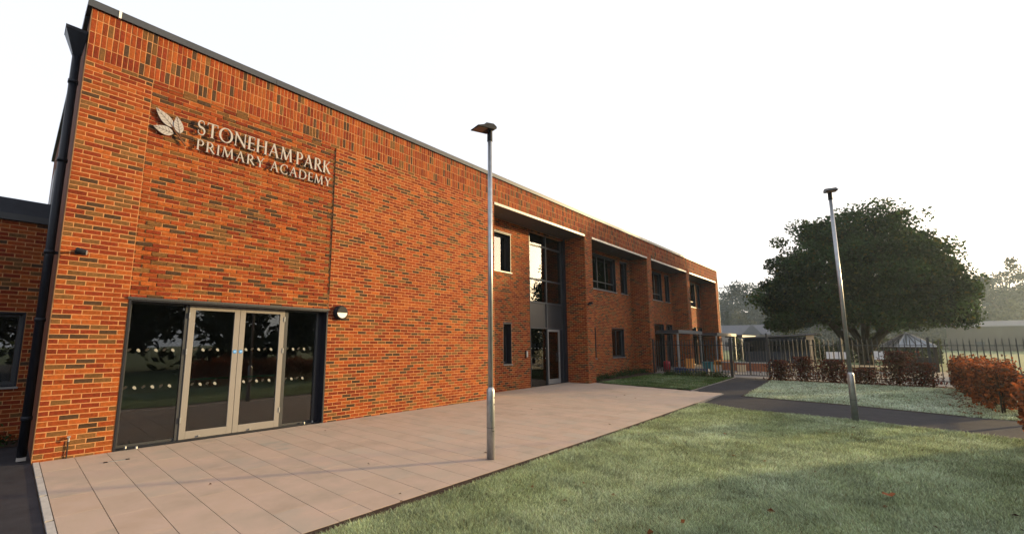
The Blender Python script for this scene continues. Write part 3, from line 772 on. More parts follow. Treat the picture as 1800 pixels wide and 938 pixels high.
fence('black metal railing between the brick fin and the gate in front of the nursery yard', -.12, -3.82, 30, 22.5, FX)
fence('long black metal railing running right from the gate behind the far lawn', -5.32, -17.5, 84)
gt = thing('railing_gate', 'double black metal railing gate at the end of the tarmac path', 'gate', (FX,-4.58,float(hz(FX))))
for s in (-1, 1): MB().box(-.032,.032,s*.70-.032,s*.70+.032,0,1.95 if s < 0 else 1.8).build('gate_post', M_rail, gt)
for s in (-1, 1):
    yA, yB = s*.02, s*.63
    lf = MB()
    lf.bar((0,yA,.12),(0,yA,1.55),.03).bar((0,yB,.12),(0,yB,1.55),.03).bar((0,yA,.12),(0,yB,.12),.03).bar((0,yA,1.40),(0,yB,1.40),.03).bar((0,yA,.75),(0,yB,.75),.025)
    lo = lf.build('gate_leaf', M_rail, gt)
    for k in range(1, 6): MB().box(-.009,.009,-.009,.009,.12,1.62).build('gate_bar', M_rail, lo).location = (0, yA+(yB-yA)*k/6, 0)

# ================================================================== FOLIAGE HELPERS
def leaf_cloud(name, pts, size, cols, m, parent, flat=0., aspect=.55):
    n = len(pts); pts = np.asarray(pts)
    a = rng.normal(size=(n,3)); a[:,2] *= (1-flat); a /= np.linalg.norm(a,axis=1)[:,None]
    b = rng.normal(size=(n,3)); b -= (b*a).sum(1)[:,None]*a; b /= np.linalg.norm(b,axis=1)[:,None]
    s = (np.asarray(size)*rng.uniform(.6,1.35,n))[:,None]
    V = np.empty((n,4,3)); V[:,0] = pts-a*s*.5; V[:,1] = pts+b*s*aspect*.5; V[:,2] = pts+a*s*.5; V[:,3] = pts-b*s*aspect*.5
    V[:,1] += np.cross(a,b)*s*.1; V[:,3] += np.cross(a,b)*s*.1
    F = np.arange(n*4).reshape(n,4)
    C_ = np.repeat(cols,4,axis=0)
    o = nmesh(name, V.reshape(-1,3), F, m, C_, parent); o['kind'] = 'stuff'
    return o
def crown_points(center, rx, rup, rdn, n_cl, per, cl_r, shell=.55, lump=.18, flatb=False):
    """clumps spread in a dome; returns points and per point clump tint"""
    P = []; Tn = []
    ph = rng.uniform(0,6.28,6)
    for i in range(n_cl):
        d = rng.normal(size=3); d /= np.linalg.norm(d)
        az = math.atan2(d[1],d[0])
        lob = 1+lump*(math.sin(3*az+ph[0])*.5+math.sin(5*az+ph[1]+2*d[2])*.35+math.sin(4*d[2]*2+ph[2])*.4)
        r = (shell+(1-shell)*rng.random()**.6)*lob
        rz = rup if d[2] > 0 else rdn
        if d[2] < 0 and flatb:
            q_ = math.hypot(d[0],d[1]); k_ = max(q_,.93)/max(q_,1e-3) if rng.random() < .75 else 1; d = np.array((d[0]*k_,d[1]*k_,d[2]))
        c_ = np.array((d[0]*rx*r, d[1]*rx*r, d[2]*rz*r))
        k = int(per*rng.uniform(.6,1.4)); rr = cl_r*rng.uniform(.7,1.35)
        q = rng.normal(size=(k,3)); q /= np.linalg.norm(q,axis=1)[:,None]; q *= (rng.random(k)**.45)[:,None]*np.array((rr,rr,rr*.7))
        P.append(center+c_+q); Tn.append(np.full(k, rng.uniform(.45,1.65)))
    return np.concatenate(P), np.concatenate(Tn)
def limbs(mb, base, h0, r0, targets, n=8):
    for tg in targets:
        a = Vector(base)+Vector((0,0,h0)); b = Vector(tg); mid = a.lerp(b,.5)+Vector((random.uniform(-.3,.3),random.uniform(-.3,.3),random.uniform(.0,.5)))
        mb.tube([a-Vector((0,0,.3)), a.lerp(mid,.5), mid, b], [r0*.6, r0*.48, r0*.33, r0*.08], n)

def leafcols(n, tint, base, spread=.22, warm=None, wfrac=0):
    c_ = np.array(base)[None]*tint[:,None]*(1+rng.normal(0,spread,n))[:,None]
    if warm is not None:
        k = rng.random(n) < wfrac; c_[k] = np.array(warm)*(1+rng.normal(0,.2,k.sum()))[:,None]
    return np.clip(c_, .004, 1)

# ---- the big tree
def broad_tree(name, label, x, y, rx, zc, rup, rdn, n_cl, per, cl_r, leaf, base, trunk_r, warm=None, wf=0, group=None, shell=.55, lump=.18, cat='tree', fork=2.3):
    z0 = float(hz(x))-.1
    t = thing(name, label, cat, (x,y,z0), group)
    P, Tn = crown_points(np.array((0,0,zc-z0)), rx, rup, rdn, n_cl, per, cl_r, shell, lump, name == 'oak_tree')
    leaf_cloud('crown', P, leaf, leafcols(len(P),Tn,base,warm=warm,wfrac=wf), M_leaf, t)
    tr = MB(); tr.tube([(0,0,0),(0,0,.25),(0.03,0,fork*.6),(0,0,fork)], [trunk_r*1.35,trunk_r*1.05,trunk_r*.9,trunk_r*.95], 12)
    tg = []
    nl = 5 if name == 'oak_tree' else 9
    for i in range(nl):
        a = 6.283*i/nl+random.uniform(-.3,.3); rr = rx*random.uniform(.45,.8); tg.append((rr*math.cos(a), rr*math.sin(a), zc-z0+random.uniform(-.25*rdn,.6*rup)))
    tg += [(random.uniform(-1,1)*.2*rx,random.uniform(-1,1)*.2*rx,zc-z0+rup*.75)]
    limbs(tr, (0,0,0), fork, trunk_r*(.7 if name == 'oak_tree' else 1), tg)
    for tt in list(tg):
        for _ in range(3):
            e = Vector(tt)+Vector((random.uniform(-1,1),random.uniform(-1,1),random.uniform(-.2,1)))*rx*.22
            tr.tube([Vector(tt).lerp(Vector((0,0,fork)),.35), Vector(tt).lerp(e,.5), e], [trunk_r*.14,trunk_r*.09,trunk_r*.03], 5, cap=False)
    if name == 'oak_tree':
        tr.tube([(0,.1,1.0),(-.1,.9,1.9),(-.2,1.7,3.2),(-.2,2.1,4.8)], [.26,.22,.17,.08], 10)
        tr.tube([(0,-.1,1.0),(.1,-.7,2.0),(.1,-1.6,2.9),(.2,-2.6,4.2)], [.26,.22,.17,.08], 10)
    tr.build('trunk', M_bark, t)
    return t
broad_tree('oak_tree', 'large dark green spreading tree behind the railing on the right', 34.7, -8.1, 4.75, 4.75, 5.0, 2.0, 580, 230, .78, .20, (.022,.042,.013), .34, warm=(.06,.058,.012), wf=.10, shell=.42, lump=.10, fork=1.5)

# ---- beech hedges (orange brown)
def hedge(name, label, x0, x1, y0, y1, h, n, leaf, group=None, base=(.25,.068,.02), stems=20):
    xm, ym = (x0+x1)/2, (y0+y1)/2; z0 = float(hz(xm))-.02
    t = thing(name, label, 'hedge', (xm,ym,z0), group)
    P = rng.random((n,3)); P[:,2] = P[:,2]**.85
    hx, hy = (x1-x0)/2, (y1-y0)/2
    px = (P[:,0]*2-1)*hx; py = (P[:,1]*2-1)
    py = np.sign(py)*np.abs(py)**.6*hy
    wob = 1+.14*np.sin(px*3.1+1)+.10*np.sin(px*7.3)+.06*np.sin(px*15)
    hh = h*(1+.06*np.sin(px*2.2)+.07*np.sin(px*6.1+2)+rng.normal(0,.06,n))
    pz = .06+P[:,2]*(hh-.06); py = py*wob*(.82+.3*np.sin(np.minimum(pz/h,1)*2.4))
    P = np.stack([px,py,pz],1)+rng.normal(0,.035,(n,3))
    k = P[:,2] < .35; keep = ~(k & (rng.random(n) < .5)); P = P[keep]
    cl = .75+.5*rng.random(64); Tn = cl[((np.floor(P[:,0]*3)+np.floor(P[:,2]*4)*7)%64).astype(int)]
    C_ = leafcols(len(P),Tn,base,.3,warm=(.085,.034,.015),wfrac=.38)
    leaf_cloud('foliage', P, leaf, C_, M_beech, t, aspect=.7)
    sb = MB()
    for i in range(stems):
        sx = -hx+(i+.5)*2*hx/stems+random.uniform(-.05,.05); sy = random.uniform(-.4,.4)*hy
        sb.tube([(sx,sy,-.03),(sx+random.uniform(-.08,.08),sy,h*.5),(sx+random.uniform(-.15,.15),sy,h*.93)], [.016,.011,.004], 6, cap=False)
    sb.build('stems', M_bark, t)
    return t
hedge('beech_hedge', 'clipped orange brown beech hedge on the right edge of the far lawn', 15.4, 21.7, -11.28, -10.64, 1.04, 19000, .075, stems=30)
hedge('beech_hedge', 'orange brown hedge end cut off by the right edge of the picture', 4.5, 11.3, -11.28, -10.64, 1.0, 22000, .07, stems=34)
specs = [(-5.75,.40,.85,'first dark red shrub right of the gate along the railing'),(-6.55,.36,1.0,'taller dark red shrub against the railing, second from the gate'),
         (-7.45,.5,.9,'wide dark red shrub against the railing, left of the far lamp post'),(-8.35,.45,.62,'low dark red shrub against the railing behind the far lamp post'),
         (-9.35,.45,1.25,'tall dark rusty shrub against the railing right of the far lamp post'),(-10.0,.3,.85,'small rusty shrub at the railing beside the end of the orange hedge')]
for (yy, hw, hh, lb) in specs:
    hw *= 1.35
    x = 21.55; z0 = float(hz(x))-.02; t = thing('beech_shrub', lb, 'shrub', (x,yy,z0), 'red brown shrubs along the railing')
    n = int(1000*hw*hh/.4); P = rng.normal(size=(n,3))*np.array((.14,hw*.45,.30)); P[:,2] = np.abs(rng.random(n)**.8)*hh; P[:,1] *= (1.15-.5*P[:,2]/hh)
    leaf_cloud('foliage', P, .085, leafcols(n,np.ones(n)*.8,(.10,.026,.017),.35,warm=(.05,.022,.013),wfrac=.4), M_beech, t, aspect=.7)
    sb = MB()
    for i in range(6): sb.tube([(random.uniform(-.08,.08),random.uniform(-.6,.6)*hw,-.02),(random.uniform(-.1,.1),random.uniform(-.7,.7)*hw,hh*.9)], [.012,.003], 5, cap=False)
    sb.build('stems', M_bark, t)
# low wire fence posts behind the hedge gap
pf = thing('post_fence', 'low timber post and rail fence in the gap between the orange hedges', 'fence', (15.2,-11.35,0))
M_wood = mat('weathered_timber', (.10,.075,.055), .9, var=.3, scale=8)
for xx in (-.9, .5, 1.9): MB().box(xx-.04,xx+.04,-.04,.04,0,1.0).build('post', M_wood, pf)
for zz in (.45,.85): MB().box(-.94,1.94,.042,.07,zz-.035,zz+.035).build('rail', M_wood, pf)

# ---- bed plants at the recess, small shrubs under the windows and by the railing
def low_plant(label, x, y, h, r, n, base=(.035,.06,.02), leaf=.07):
    z0 = float(hz(x))-.01; t = thing('low_shrub', label, 'shrub', (x,y,z0))
    P = rng.normal(size=(n,3))*np.array((r*.5,r*.5,h*.3)); P[:,2] = np.abs(P[:,2])+.02
    leaf_cloud('foliage', P, leaf, leafcols(n,np.ones(n),base,.3,warm=(.10,.07,.03),wfrac=.1), M_leaf, t)
    sb = MB()
    for i in range(4): sb.tube([(0,0,-.02),(random.uniform(-.5,.5)*r,random.uniform(-.5,.5)*r,h*.8)], [.008,.003], 5, cap=False)
    sb.build('stems', M_bark, t)
for i, (xx, yy, hh, rr, lb) in enumerate([(17.3,.55,.22,.4,'small green plant at the foot of the first brick fin'),(18.6,.6,.25,.45,'low green plant under the narrow dark window of the second bay'),
     (20.0,.55,.32,.5,'bushy plant left below the lower window of the second bay'),(21.2,.6,.42,.5,'tallest plant below the lower window of the second bay'),(22.2,.4,.3,.4,'small pale plant in front of the second brick fin'),
     (21.8,-1.2,.25,.35,'low dark plant at the railing behind the green lawn, nearest the building'),(21.75,-1.95,.28,.4,'dark plant at the middle of the railing behind the green lawn'),(21.7,-2.7,.35,.45,'dark plant at the railing behind the green lawn near the gate'),(21.65,-3.35,.38,.4,'dark leafy plant beside the left gate post'),
     (-.6,2.15,.35,.5,'dark weedy shrub at the foot of the low wing')]):
    low_plant(lb, xx, yy, hh, rr, 500)

# ================================================================== NURSERY YARD BEHIND THE RAILING
M_fascia = mat('canopy_fascia', (.16,.16,.165), .5, metal=.3)
def canopy(label, x0, x1, y1, z=2.27, dk=M_grey):
    t = thing('flat_canopy', label, 'canopy', (x0, y1, 0), 'flat canopies along the nursery front')
    MB().box(0,x1-x0,0,-y1+(.97 if x0 < 36 else -.02),z,z+.05).build('deck', M_grey, t)
    MB().box(0,x1-x0,-.03,-.001,z-.02,z+.16).build('fascia', M_fascia, t)  # paler metal puts the sunlit front into the colour
    MB().box(-.03,-.001,-.03,-y1-.02,z-.02,z+.16).build('end_board', M_grey, t)  # darker metal than the fascia: the end's shade is coloured in
    for xx in (.05, x1-x0-.12): MB().box(xx,xx+.07,.03,.10,float(hz(24))-.02,z-.001).build('post', M_galv, t)
canopy('dark flat canopy in front of the third bay behind the railing', 23.35, 27.3, -1.15)
canopy('flat canopy with edge toned as sunlit in front of the last bay', 30.4, 35.2, -1.15, 2.25)
canopy('small flat canopy just beyond the far corner of the school', 37.0, 41.5, -1.15, 2.2)
shed = thing('play_shed', 'dark timber play shed with pale corner post behind the gate', 'shed', (31.5,-4.4,.24))
M_shed = mat('shed_board', (.035,.04,.05), .8, var=.2, scale=5); M_pale = mat('pale_timber', (.55,.42,.26), .7, var=.15, scale=8)
for k in range(10): MB().box(0,.03,-1.35+k*.33,-1.35+k*.33+.32,0,1.0).build('board', M_shed, shed)
MB().box(0,2.8,1.95,2.0,0,1.75).build('side_wall', M_shed, shed)
MB().box(2.75,2.8,-1.3,1.95,0,1.9).build('back_wall', M_shed, shed)
MB().box(0,.03,-1.35,1.94,1.62,1.86).build('front_board', M_shed, shed)
MB().quadbox([(-.25,-1.75,1.99),(3,-1.75,1.99),(3,2.2,1.80),(-.25,2.2,1.80),(-.25,-1.75,2.06),(3,-1.75,2.06),(3,2.2,1.87),(-.25,2.2,1.87)]).build('roof', M_fascia, shed)
MB().box(-.1,.02,-1.5,-1.36,0,1.97).build('corner_post', M_pale, shed)
MB().box(-.13,-.101,-1.62,-1.25,1.7,1.96).build('corner_bracket', M_pale, shed)
def crate(name, label, cat, x, y, z, sx, sy, sz, m, slats=3):
    t = thing(name, label, cat, (x,y,z))
    for k in range(slats):
        ya = -sy/2+k*sy/slats; MB().box(-sx/2,-sx/2+.02,ya+.006,ya+sy/slats-.006,0,sz).build('slat', m, t)
    MB().box(-sx/2+.021,sx/2,-sy/2,-sy/2+.02,0,sz).build('side', m, t); MB().box(-sx/2+.021,sx/2,sy/2-.02,sy/2,0,sz).build('side', m, t)
    MB().box(-sx/2+.021,sx/2,-sy/2+.021,sy/2-.021,0.01,.03).build('base', m, t)
M_orange = mat('orange_timber', (.62,.26,.06), .6); M_teal = mat('teal_plastic', (.02,.12,.14), .5); M_red = mat('red_plastic', (.25,.02,.03), .5); M_navy = mat('navy_plastic', (.02,.04,.12), .5)
gz = float(hz(24))-.012
crate('slatted_crate', 'bright orange slatted crate standing behind the railing', 'crate', 23.6,-1.55,gz+.2,.35,.36,.5,M_orange)
MB().box(-.15,.15,-.16,.16,0,.19).build('crate_stand', M_navy, bpy.data.objects['slatted_crate']).location = (0,0,-.2)
crate('slatted_crate', 'pale slatted crate near the gate behind the railing', 'crate', 26.0,-3.35,gz+.25,.35,.36,.36,M_pale)
bpy.data.objects['slatted_crate.001'].location.z = gz
rb = thing('round_bin', 'dark red round bin behind the railing beside the brick fin', 'bin', (23.4,-.45,gz)); MB().tube([(0,0,0),(0,0,.4),(0,0,.52),(0,0,.56)], [.15,.19,.17,.08], 16).build('bin_body', M_red, rb, smooth=True)
MB().tube([(0,0,.56),(0,0,.59)], [.05,.04], 12).build('lid_knob', M_red, rb)
tb = thing('storage_bin', 'dark teal storage bin behind the middle of the railing', 'bin', (24.0,-2.3,gz)); MB().quadbox([(-.17,-.17,0),(.17,-.17,0),(.17,.17,0),(-.17,.17,0),(-.2,-.2,.5),(.2,-.2,.5),(.2,.2,.5),(-.2,.2,.5)]).build('bin_body', M_teal, tb); MB().box(-.22,.22,-.22,.22,.501,.55).build('lid', M_teal, tb)
tt_ = thing('play_table', 'small orange play table behind the railing', 'table', (25.2,-2.75,gz)); MB().box(-.3,.3,-.4,.4,.55,.59).build('table_top', M_orange, tt_)
for sx in (-.26,.26):
    for sy in (-.36,.36): MB().box(sx-.025,sx+.025,sy-.025,sy+.025,0,.549).build('leg', M_orange, tt_)
for i, (xx, yy) in enumerate(((23.2,-1.35),(23.4,-2.1))):
    pb = thing('planter_trough', ('navy planter trough left of the orange crate behind the railing','navy planter trough below the teal bin behind the railing')[i], 'planter', (xx,yy,gz))
    MB().box(-.15,.15,-.4,-.37,0,.22).box(-.15,.15,.37,.4,0,.22).box(-.15,-.12,-.37,.37,0,.22).box(.12,.15,-.37,.37,0,.22).build('trough', M_navy, pb); MB().box(-.119,.119,-.369,.369,.02,.18).build('earth', M_soil, pb)
lw = thing('low_brick_wall', 'low brick garden wall behind the railing near the gate', 'wall', (27.0,-3.6,gz)); MB().box(-.1,.1,-.9,1.4,0,.42).build('wall_body', mat('low_wall_brick', (.28,.10,.05), .9, var=.3, scale=14), lw); MB().box(-.13,.13,-.93,1.43,.421,.47).build('cap', M_conc, lw)
# boards on the playground
for i, (yy, wd, lb) in enumerate(((-7.0,.95,'wide white panelled board standing beyond the railing left of the far lamp post'),(-8.75,.42,'small white board beyond the railing right of the far lamp post'))):
    wbd = thing('white_board', lb, 'board', (31.0,yy,.25)); 
    for k in range(3 if i == 0 else 1): MB().box(-.02,.02,-wd/2+k*wd/3+.01 if i == 0 else -wd/2,-wd/2+(k+1)*wd/3-.01 if i == 0 else wd/2,.62,1.0 if i == 0 else 1.06).build('panel', M_white, wbd)
    for s in (-1,1): MB().box(.021,.06,s*wd*.4-.02,s*wd*.4+.02,0,.95).build('leg', M_wood, wbd)
bnch = thing('low_bench', 'long pale low bench beyond the railing behind the shrubs', 'bench', (27.5,-7.0,.25)); MB().box(-.2,.2,-2.2,2.0,.36,.42).build('seat', M_pale, bnch)
for yy in (-1.9,0,1.7): MB().box(-.15,.15,yy-.05,yy+.05,0,.359).build('leg', M_wood, bnch)
# gazebo with glazed pyramid roof
gz_ = thing('gazebo', 'small gazebo with pale ribbed pyramid roof under the big tree', 'gazebo', (at(1594,600,33).x,at(1594,600,33).y,.2)); gz_.rotation_euler.z = R(24)
M_gr = mat('gazebo_roof', (.60,.64,.70), .35, spec=.5); M_gd = mat('gazebo_timber', (.04,.03,.025), .9)
s_ = .82; ap = (0,0,2.1); zz = 1.38
corners = [(-s_,-s_,zz),(s_,-s_,zz),(s_,s_,zz),(-s_,s_,zz)]
for i in range(4):
    a, b = Vector(corners[i]), Vector(corners[(i+1)%4]); m_ = MB(); m_.v = [tuple(a),tuple(b),ap,tuple(a+Vector((0,0,-.04))),tuple(b+Vector((0,0,-.04))),(0,0,2.05)]; m_.f = [(0,1,2),(5,4,3),(0,3,4,1),(1,4,5,2),(2,5,3,0)]
    m_.build('roof_pane', M_gr, gz_)
    hb = MB().bar(a+Vector((0,0,.02)), Vector(ap)+Vector((0,0,.02)), .05, .04); hb.build('hip', M_white, gz_)
    for k in (.25,.5,.75): MB().bar(a.lerp(b,k)+Vector((0,0,.015)), Vector(ap).lerp(a.lerp(b,k),.12)+Vector((0,0,.015)), .03, .03).build('glazing_bar', M_trim, gz_)
    MB().box(-.06,.06,-.06,.06,0,zz-.05).build('post', M_gd, gz_).location = (corners[i][0]*.92, corners[i][1]*.92, 0)
    MB().bar(a*.95, b*.95, .08, .12).build('beam', M_gd, gz_) 
for i in (0,3): MB().bar(Vector(corners[i])*.9-Vector((0,0,.9)), Vector(corners[(i+1)%4])*.9-Vector((0,0,.9)), .04, .9).build('side_panel', M_gd, gz_)

# ================================================================== BACKGROUND
bt = [(1300,502,211,14.9,.16,'hazy broad tree left of the big tree beyond the house roof','tall'),(1268,535,230,9.2,.2,'distant hazy tree just right of the school corner','x'),
      (1360,548,196,13.8,.2,'hazy tree low behind the left side of the big tree','x'),(1440,556,201,13.8,.2,'hazy tree line member directly behind the big tree trunk','x'),(1590,560,201,16.1,.2,'hazy tree right of the trunk beyond the gazebo','x'),
      (1690,552,206,13.8,.2,'hazy tree under the right edge of the big crown','x'),(1762,458,201,12.0,.2,'tall feathery hazy tree right of the big tree','feather'),(1808,500,211,14.9,.2,'hazy tree cut by the right edge of the picture','x')]
for (px, py, dist, rx, lf, lb, kd) in bt:
    p = at(px, py, dist); H = p.z
    low = .0
    if kd == 'feather':
        broad_tree('far_tree', lb, p.x, p.y, rx, H*.68, H*.34, H*.3, 60, 70, 2.3, .85, (.02,.024,.014), .5, shell=.3, lump=.3, group='hazy trees in the distance', fork=H*.3)
    else:
        broad_tree('far_tree', lb, p.x, p.y, rx, H*.52, H*.50, H*.46, 150, 120, 3.2, .95, (.012,.019,.016), .8, shell=.35, lump=.2, group='hazy trees in the distance', fork=H*.25)
# dark conifer beside the school
p = at(1278, 548, 150)
cf = thing('conifer', 'slim dark conifer beyond the far corner of the school', 'tree', (p.x,p.y,.2)); n = 5000; zz = rng.random(n)**1.3*p.z; a = rng.random(n)*6.283; r_ = (1-zz/p.z)*2.6*np.sqrt(rng.random(n))+.05
leaf_cloud('crown', np.stack([np.cos(a)*r_,np.sin(a)*r_,zz],1), .6, leafcols(n,np.ones(n),(.02,.03,.02)), M_leaf, cf); MB().tube([(0,0,-.2),(0,0,p.z*.9)], [.15,.03], 8).build('trunk', M_bark, cf)
# far undergrowth
n = 26000; az = rng.uniform(R(-32), R(17), n); dd = rng.uniform(160, 190, n); hg = 6.6+2.2*np.sin(az*37)+1.6*np.sin(az*91+1)+1.0*np.sin(az*211)
P = np.stack([CAM.x+dd*np.cos(az), CAM.y+dd*np.sin(az), rng.random(n)**.8*np.maximum(hg,1)*1.15+.2], 1)
n2 = 8000; az2 = rng.uniform(R(-3.5), R(13), n2); d2 = rng.uniform(47, 52, n2); h2 = 2.0+.35*np.sin(az2*61)+.3*np.sin(az2*143)
P2 = np.stack([CAM.x+d2*np.cos(az2), CAM.y+d2*np.sin(az2), rng.random(n2)**.8*h2+.1], 1)
scr = leaf_cloud('scrub_hedge', P2, .3, leafcols(n2,np.ones(n2),(.026,.034,.016),.35), M_leaf, None); tag(scr, 'dark rough hedge beyond the playground behind the railing', 'hedge', kind='stuff')
und = leaf_cloud('hedgerow', P, 1.1, leafcols(n,np.ones(n),(.026,.030,.018),.3), M_leaf, None); tag(und, 'hazy olive hedgerow and scrub along the far side of the field', 'hedgerow', kind='stuff')
# house
def house(name, label, px, dist, wd, dp, eave, ridge, rotz, wallm, roofm, porch=True, pyref=600):
    p = at(px, pyref, dist); t = thing(name, label, 'house', (p.x,p.y,.2)); t.rotation_euler.z = rotz
    MB().box(-dp/2,dp/2,-wd/2,wd/2,0,eave).build('wall', wallm, t)
    MB().prism([(-dp/2-.3,eave-.05),(0,ridge),(dp/2+.3,eave-.05),(dp/2+.3,eave-.2),(-dp/2-.3,eave-.2)], 1, -wd/2-.2, wd/2+.2).build('roof', roofm, t)
    if porch:
        MB().box(-dp/2-1.4,-dp/2-.01,-3.5,-.4,0,eave-.05).build('porch_wall', wallm, t)
        MB().prism([(-4.0,eave-.04),(-2.0,ridge-.05),(0,eave-.04)], 0, -dp/2-1.7, -.1).build('porch_roof', roofm, t)
        MB().box(-dp/2-1.45,-dp/2-1.41,-2.8,-1.2,.9,2.4).build('window', M_dark, t)
    for yy in (-wd*.36, wd*.3): MB().box(-dp/2-.04,-dp/2-.01,yy-.7,yy+.7,.9,2.0).build('window', M_dark, t)
M_hwall = mat('house_wall', (.22,.19,.17), .9); M_hroof = mat('house_roof', (.10,.10,.115), .8, var=.15, scale=2)
house('bungalow', 'grey roofed bungalow with gabled porch beyond the yard, left of the big tree', 1308, 130, 11, 9, 3.9, 6.3, R(10), M_hwall, M_hroof)
house('long_barn', 'long low hazy building at the right edge beyond the railing', 1812, 150, 24, 10, 5.4, 6.6, R(-6), mat('barn_wall', (.06,.05,.045), .9), mat('barn_roof', (.13,.125,.13), .8), porch=False)
# woodland behind the photographer, seen mirrored in the glass
P = []
for (x, y, r_, h) in [(-9,-27,4.5,9),(-3,-26,4.5,9.5),(3,-25,4.2,9),(9,-26,4.6,9.5),(14,-27,4,8.5),(20,-28,4.2,8),(48,-26,2.6,4.8)]:
    Q, _ = crown_points(np.array((x,y,h*.5)), r_, h*.5, h*.48, 70, 55, 1.2, .35); P.append(Q)
P = np.concatenate(P); wd_ = leaf_cloud('woodland', P, .55, leafcols(len(P),np.ones(len(P)),(.03,.04,.018)), M_leaf, None); tag(wd_, 'dark woodland edge mirrored in the entrance door glass', 'woodland', kind='stuff')

# ================================================================== GRASS
def fbm(x, y, s, seed=0):
    r = np.random.default_rng(seed); v = np.zeros_like(x); amp = 1
    for o in range(4):
        for k in range(4):
            a = r.uniform(0,6.283); f = s*2**o*r.uniform(.7,1.3); v += amp*np.sin(f*(x*math.cos(a)+y*math.sin(a))+r.uniform(0,6.283))
        amp *= .6
    return v/5
def grass(name, label, poly, n, h, wdt, near=True, frost=.6, base=(.18,.235,.055), frosty=(.60,.72,.50), dexp=1.6):
    xs = [p[0] for p in poly]; ys = [p[1] for p in poly]; got = []; tot = 0
    while tot < n:
        k = n*3
        x = rng.uniform(min(xs),max(xs),k); y = rng.uniform(min(ys),max(ys),k)
        d = np.hypot(x-CAM.x, y-CAM.y); ok = inpoly(x,y,poly) & (rng.random(k) < np.minimum(1,(4.0/np.maximum(d,1.5))**dexp if near else 1))
        # drop what the camera cannot see
        dx, dy = x-CAM.x, y-CAM.y; zc = dx*fwd.x+dy*fwd.y-1.6*fwd.z; xc = dx*rgt.x+dy*rgt.y
        ok &= (zc > .5) & (xc/np.maximum(zc,.1) > -1.3) & (xc/np.maximum(zc,.1) < 1.5)
        got.append(np.stack([x[ok],y[ok]],1)); tot += ok.sum()
    P = np.concatenate(got)[:n]; x, y = P[:,0], P[:,1]
    d = np.hypot(x-CAM.x, y-CAM.y); sc = np.clip((d/5)**.75,.8,3.2) if near else np.ones(n)
    tus = fbm(x,y,5,3); hh = h*(1+.3*tus+rng.normal(0,.25,n)).clip(.3,2)*np.clip(sc,1,1.5)
    ang = rng.uniform(0,6.283,n); ww = wdt*sc*rng.uniform(.7,1.3,n)
    lean = rng.normal(0,.6,(n,2))*hh[:,None]+np.stack([fbm(x,y,2.2,5),fbm(x,y,2.2,6)],1)*.5*hh[:,None]
    z = hz(x)-.014
    V = np.empty((n,3,3)); V[:,0] = np.stack([x-np.cos(ang)*ww/2,y-np.sin(ang)*ww/2,z],1); V[:,1] = np.stack([x+np.cos(ang)*ww/2,y+np.sin(ang)*ww/2,z],1)
    V[:,2] = np.stack([x+lean[:,0],y+lean[:,1],z+hh],1)
    fr = np.clip(frost+.28*fbm(x,y,.7,11)+.18*fbm(x,y,3,12)+rng.normal(0,.16,n),0,1)[:,None]
    dry = (rng.random(n) < .10+.10*np.clip(fbm(x,y,1.1,14),0,1))[:,None]
    c_ = np.array(base)*(1-fr)+np.array(frosty)*fr; c_ = np.where(dry, np.array((.24,.20,.10)), c_)*(1+rng.normal(0,.34,n)+.26*fbm(x,y,9,21)+.18*fbm(x,y,3.1,22)).clip(.25,2)[:,None]
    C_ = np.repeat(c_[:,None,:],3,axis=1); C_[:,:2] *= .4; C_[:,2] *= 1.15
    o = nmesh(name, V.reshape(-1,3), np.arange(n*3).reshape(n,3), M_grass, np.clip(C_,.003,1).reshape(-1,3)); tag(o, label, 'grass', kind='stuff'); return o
grass('frosty_grass', 'frosted pale green grass of the near lawn beside the paving', LAWN_A, 760000, .031, .0058, frost=.52)
grass('frosty_grass', 'pale frosted grass of the small lawn in front of the railing', LAWN_B, 90000, .045, .018, near=False, frost=.85, frosty=(.62,.74,.54))
grass('green_grass', 'bright green unfrosted grass between the paving and the nursery railing', LAWN_C, 60000, .04, .016, near=False, frost=.03, base=(.055,.115,.02))
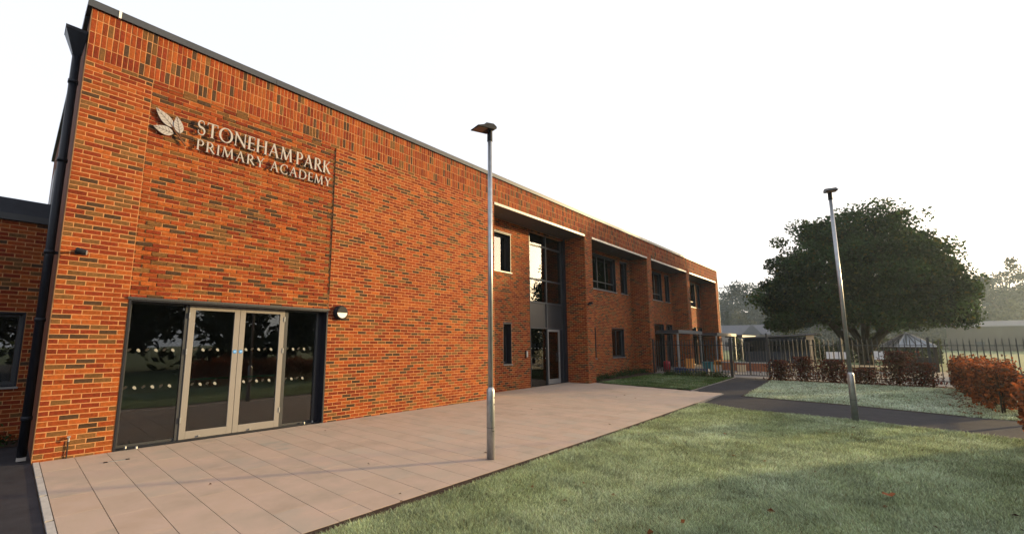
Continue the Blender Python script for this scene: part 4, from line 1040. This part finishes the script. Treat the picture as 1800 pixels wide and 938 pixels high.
# fallen leaves
def fallen(label, x, y, s, col, m=None):
    z = float(hz(x)); t = MB(); rz = random.uniform(0,6.28)
    pts = [(s*math.cos(rz+a)*(1 if i % 2 == 0 else .55), s*math.sin(rz+a)*(1 if i % 2 == 0 else .55)) for i, a in enumerate(np.linspace(0,6.283,11)[:-1])]
    b = len(t.v); n = len(pts)
    t.v = [(0,0,.012)]+[(px,py,.004+random.uniform(0,.02)) for px,py in pts]; t.f = [(0,1+i,1+(i+1)%n) for i in range(n)]
    o = t.build('fallen_leaf', col); o.location = (x,y,z+.001); tag(o, label, 'leaf', 'fallen leaves'); return o
M_dl = mat('dead_leaf', (.09,.045,.025), .8); M_ol = mat('orange_leaf', (.22,.08,.03), .8)
o = fallen('large orange brown fallen leaf lying on the frosty near lawn', *at(1562,878,1)[:2], .07, M_ol)
def gpt(px, py):
    d = fwd+rgt*((px-PPX)/FPX)-upv*((py-PPY)/FPX); k = -CAM.z/d.z; q = CAM+d*k; return q.x, q.y
o.location = (*gpt(1562,878), .03); o.scale = (.95,.95,2.2)
for (px, py, s, lb) in ((853,796,.03,'dark dead leaf on the paving just left of the near lamp post base'),(648,816,.016,'tiny dark leaf on the paving crossed by the lamp shadow'),(703,868,.016,'tiny dark leaf on the paving near the lawn edge left of the lamp post'),
     (369,852,.018,'tiny dark leaf on the paving below the double doors'),(572,757,.018,'tiny dark leaf on the paving under the bulkhead lamp'),(934,720,.025,'small dark leaf on the paving in front of the recessed side door'),
     (1084,700,.03,'small dark leaf on the far paving, left of a close pair'),(1098,697,.03,'small dark leaf on the far paving, farthest of the close three'),(1117,702,.03,'small dark leaf on the far paving, rightmost of the close three'),
     (1072,746,.03,'small dark leaf on the paving near the middle of the lawn edge'),(706,882,.02,'small dark leaf caught on the soil edge between paving and lawn')):
    fallen(lb, *gpt(px,py), s, M_dl)

n = 420; lx = np.concatenate([rng.uniform(15,21.6,300), rng.uniform(2,12,60), rng.uniform(15.3,21,60)]); ly = np.concatenate([-10.62+np.abs(rng.normal(0,.22,300)), rng.uniform(-10,-5.3,60), rng.uniform(-10.4,-5.8,60)])
LP = np.stack([lx, ly, hz(lx)+rng.uniform(.004,.03,n)], 1)
lit = leaf_cloud('leaf_litter', LP, .06, leafcols(n,np.ones(n),(.16,.06,.025),.35), M_beech, None, flat=.85, aspect=.7); tag(lit, 'scattered brown dead leaves on the lawns and under the orange hedge', 'leaves', kind='stuff')

# ================================================================== HAZE
hm = bpy.data.materials.new('haze_air'); hm.use_nodes = True; N = hm.node_tree.nodes; N.clear()
o_ = N.new('ShaderNodeOutputMaterial'); v_ = N.new('ShaderNodeVolumePrincipled'); v_.inputs['Density'].default_value = .00045; v_.inputs['Anisotropy'].default_value = .62
v_.inputs['Color'].default_value = (.62,.80,1,1); hm.node_tree.links.new(v_.outputs[0], o_.inputs['Volume'])
hb = MB().box(-345,345,-345,345,-1.2,18).build('haze', hm); hb['kind'] = 'stuff'
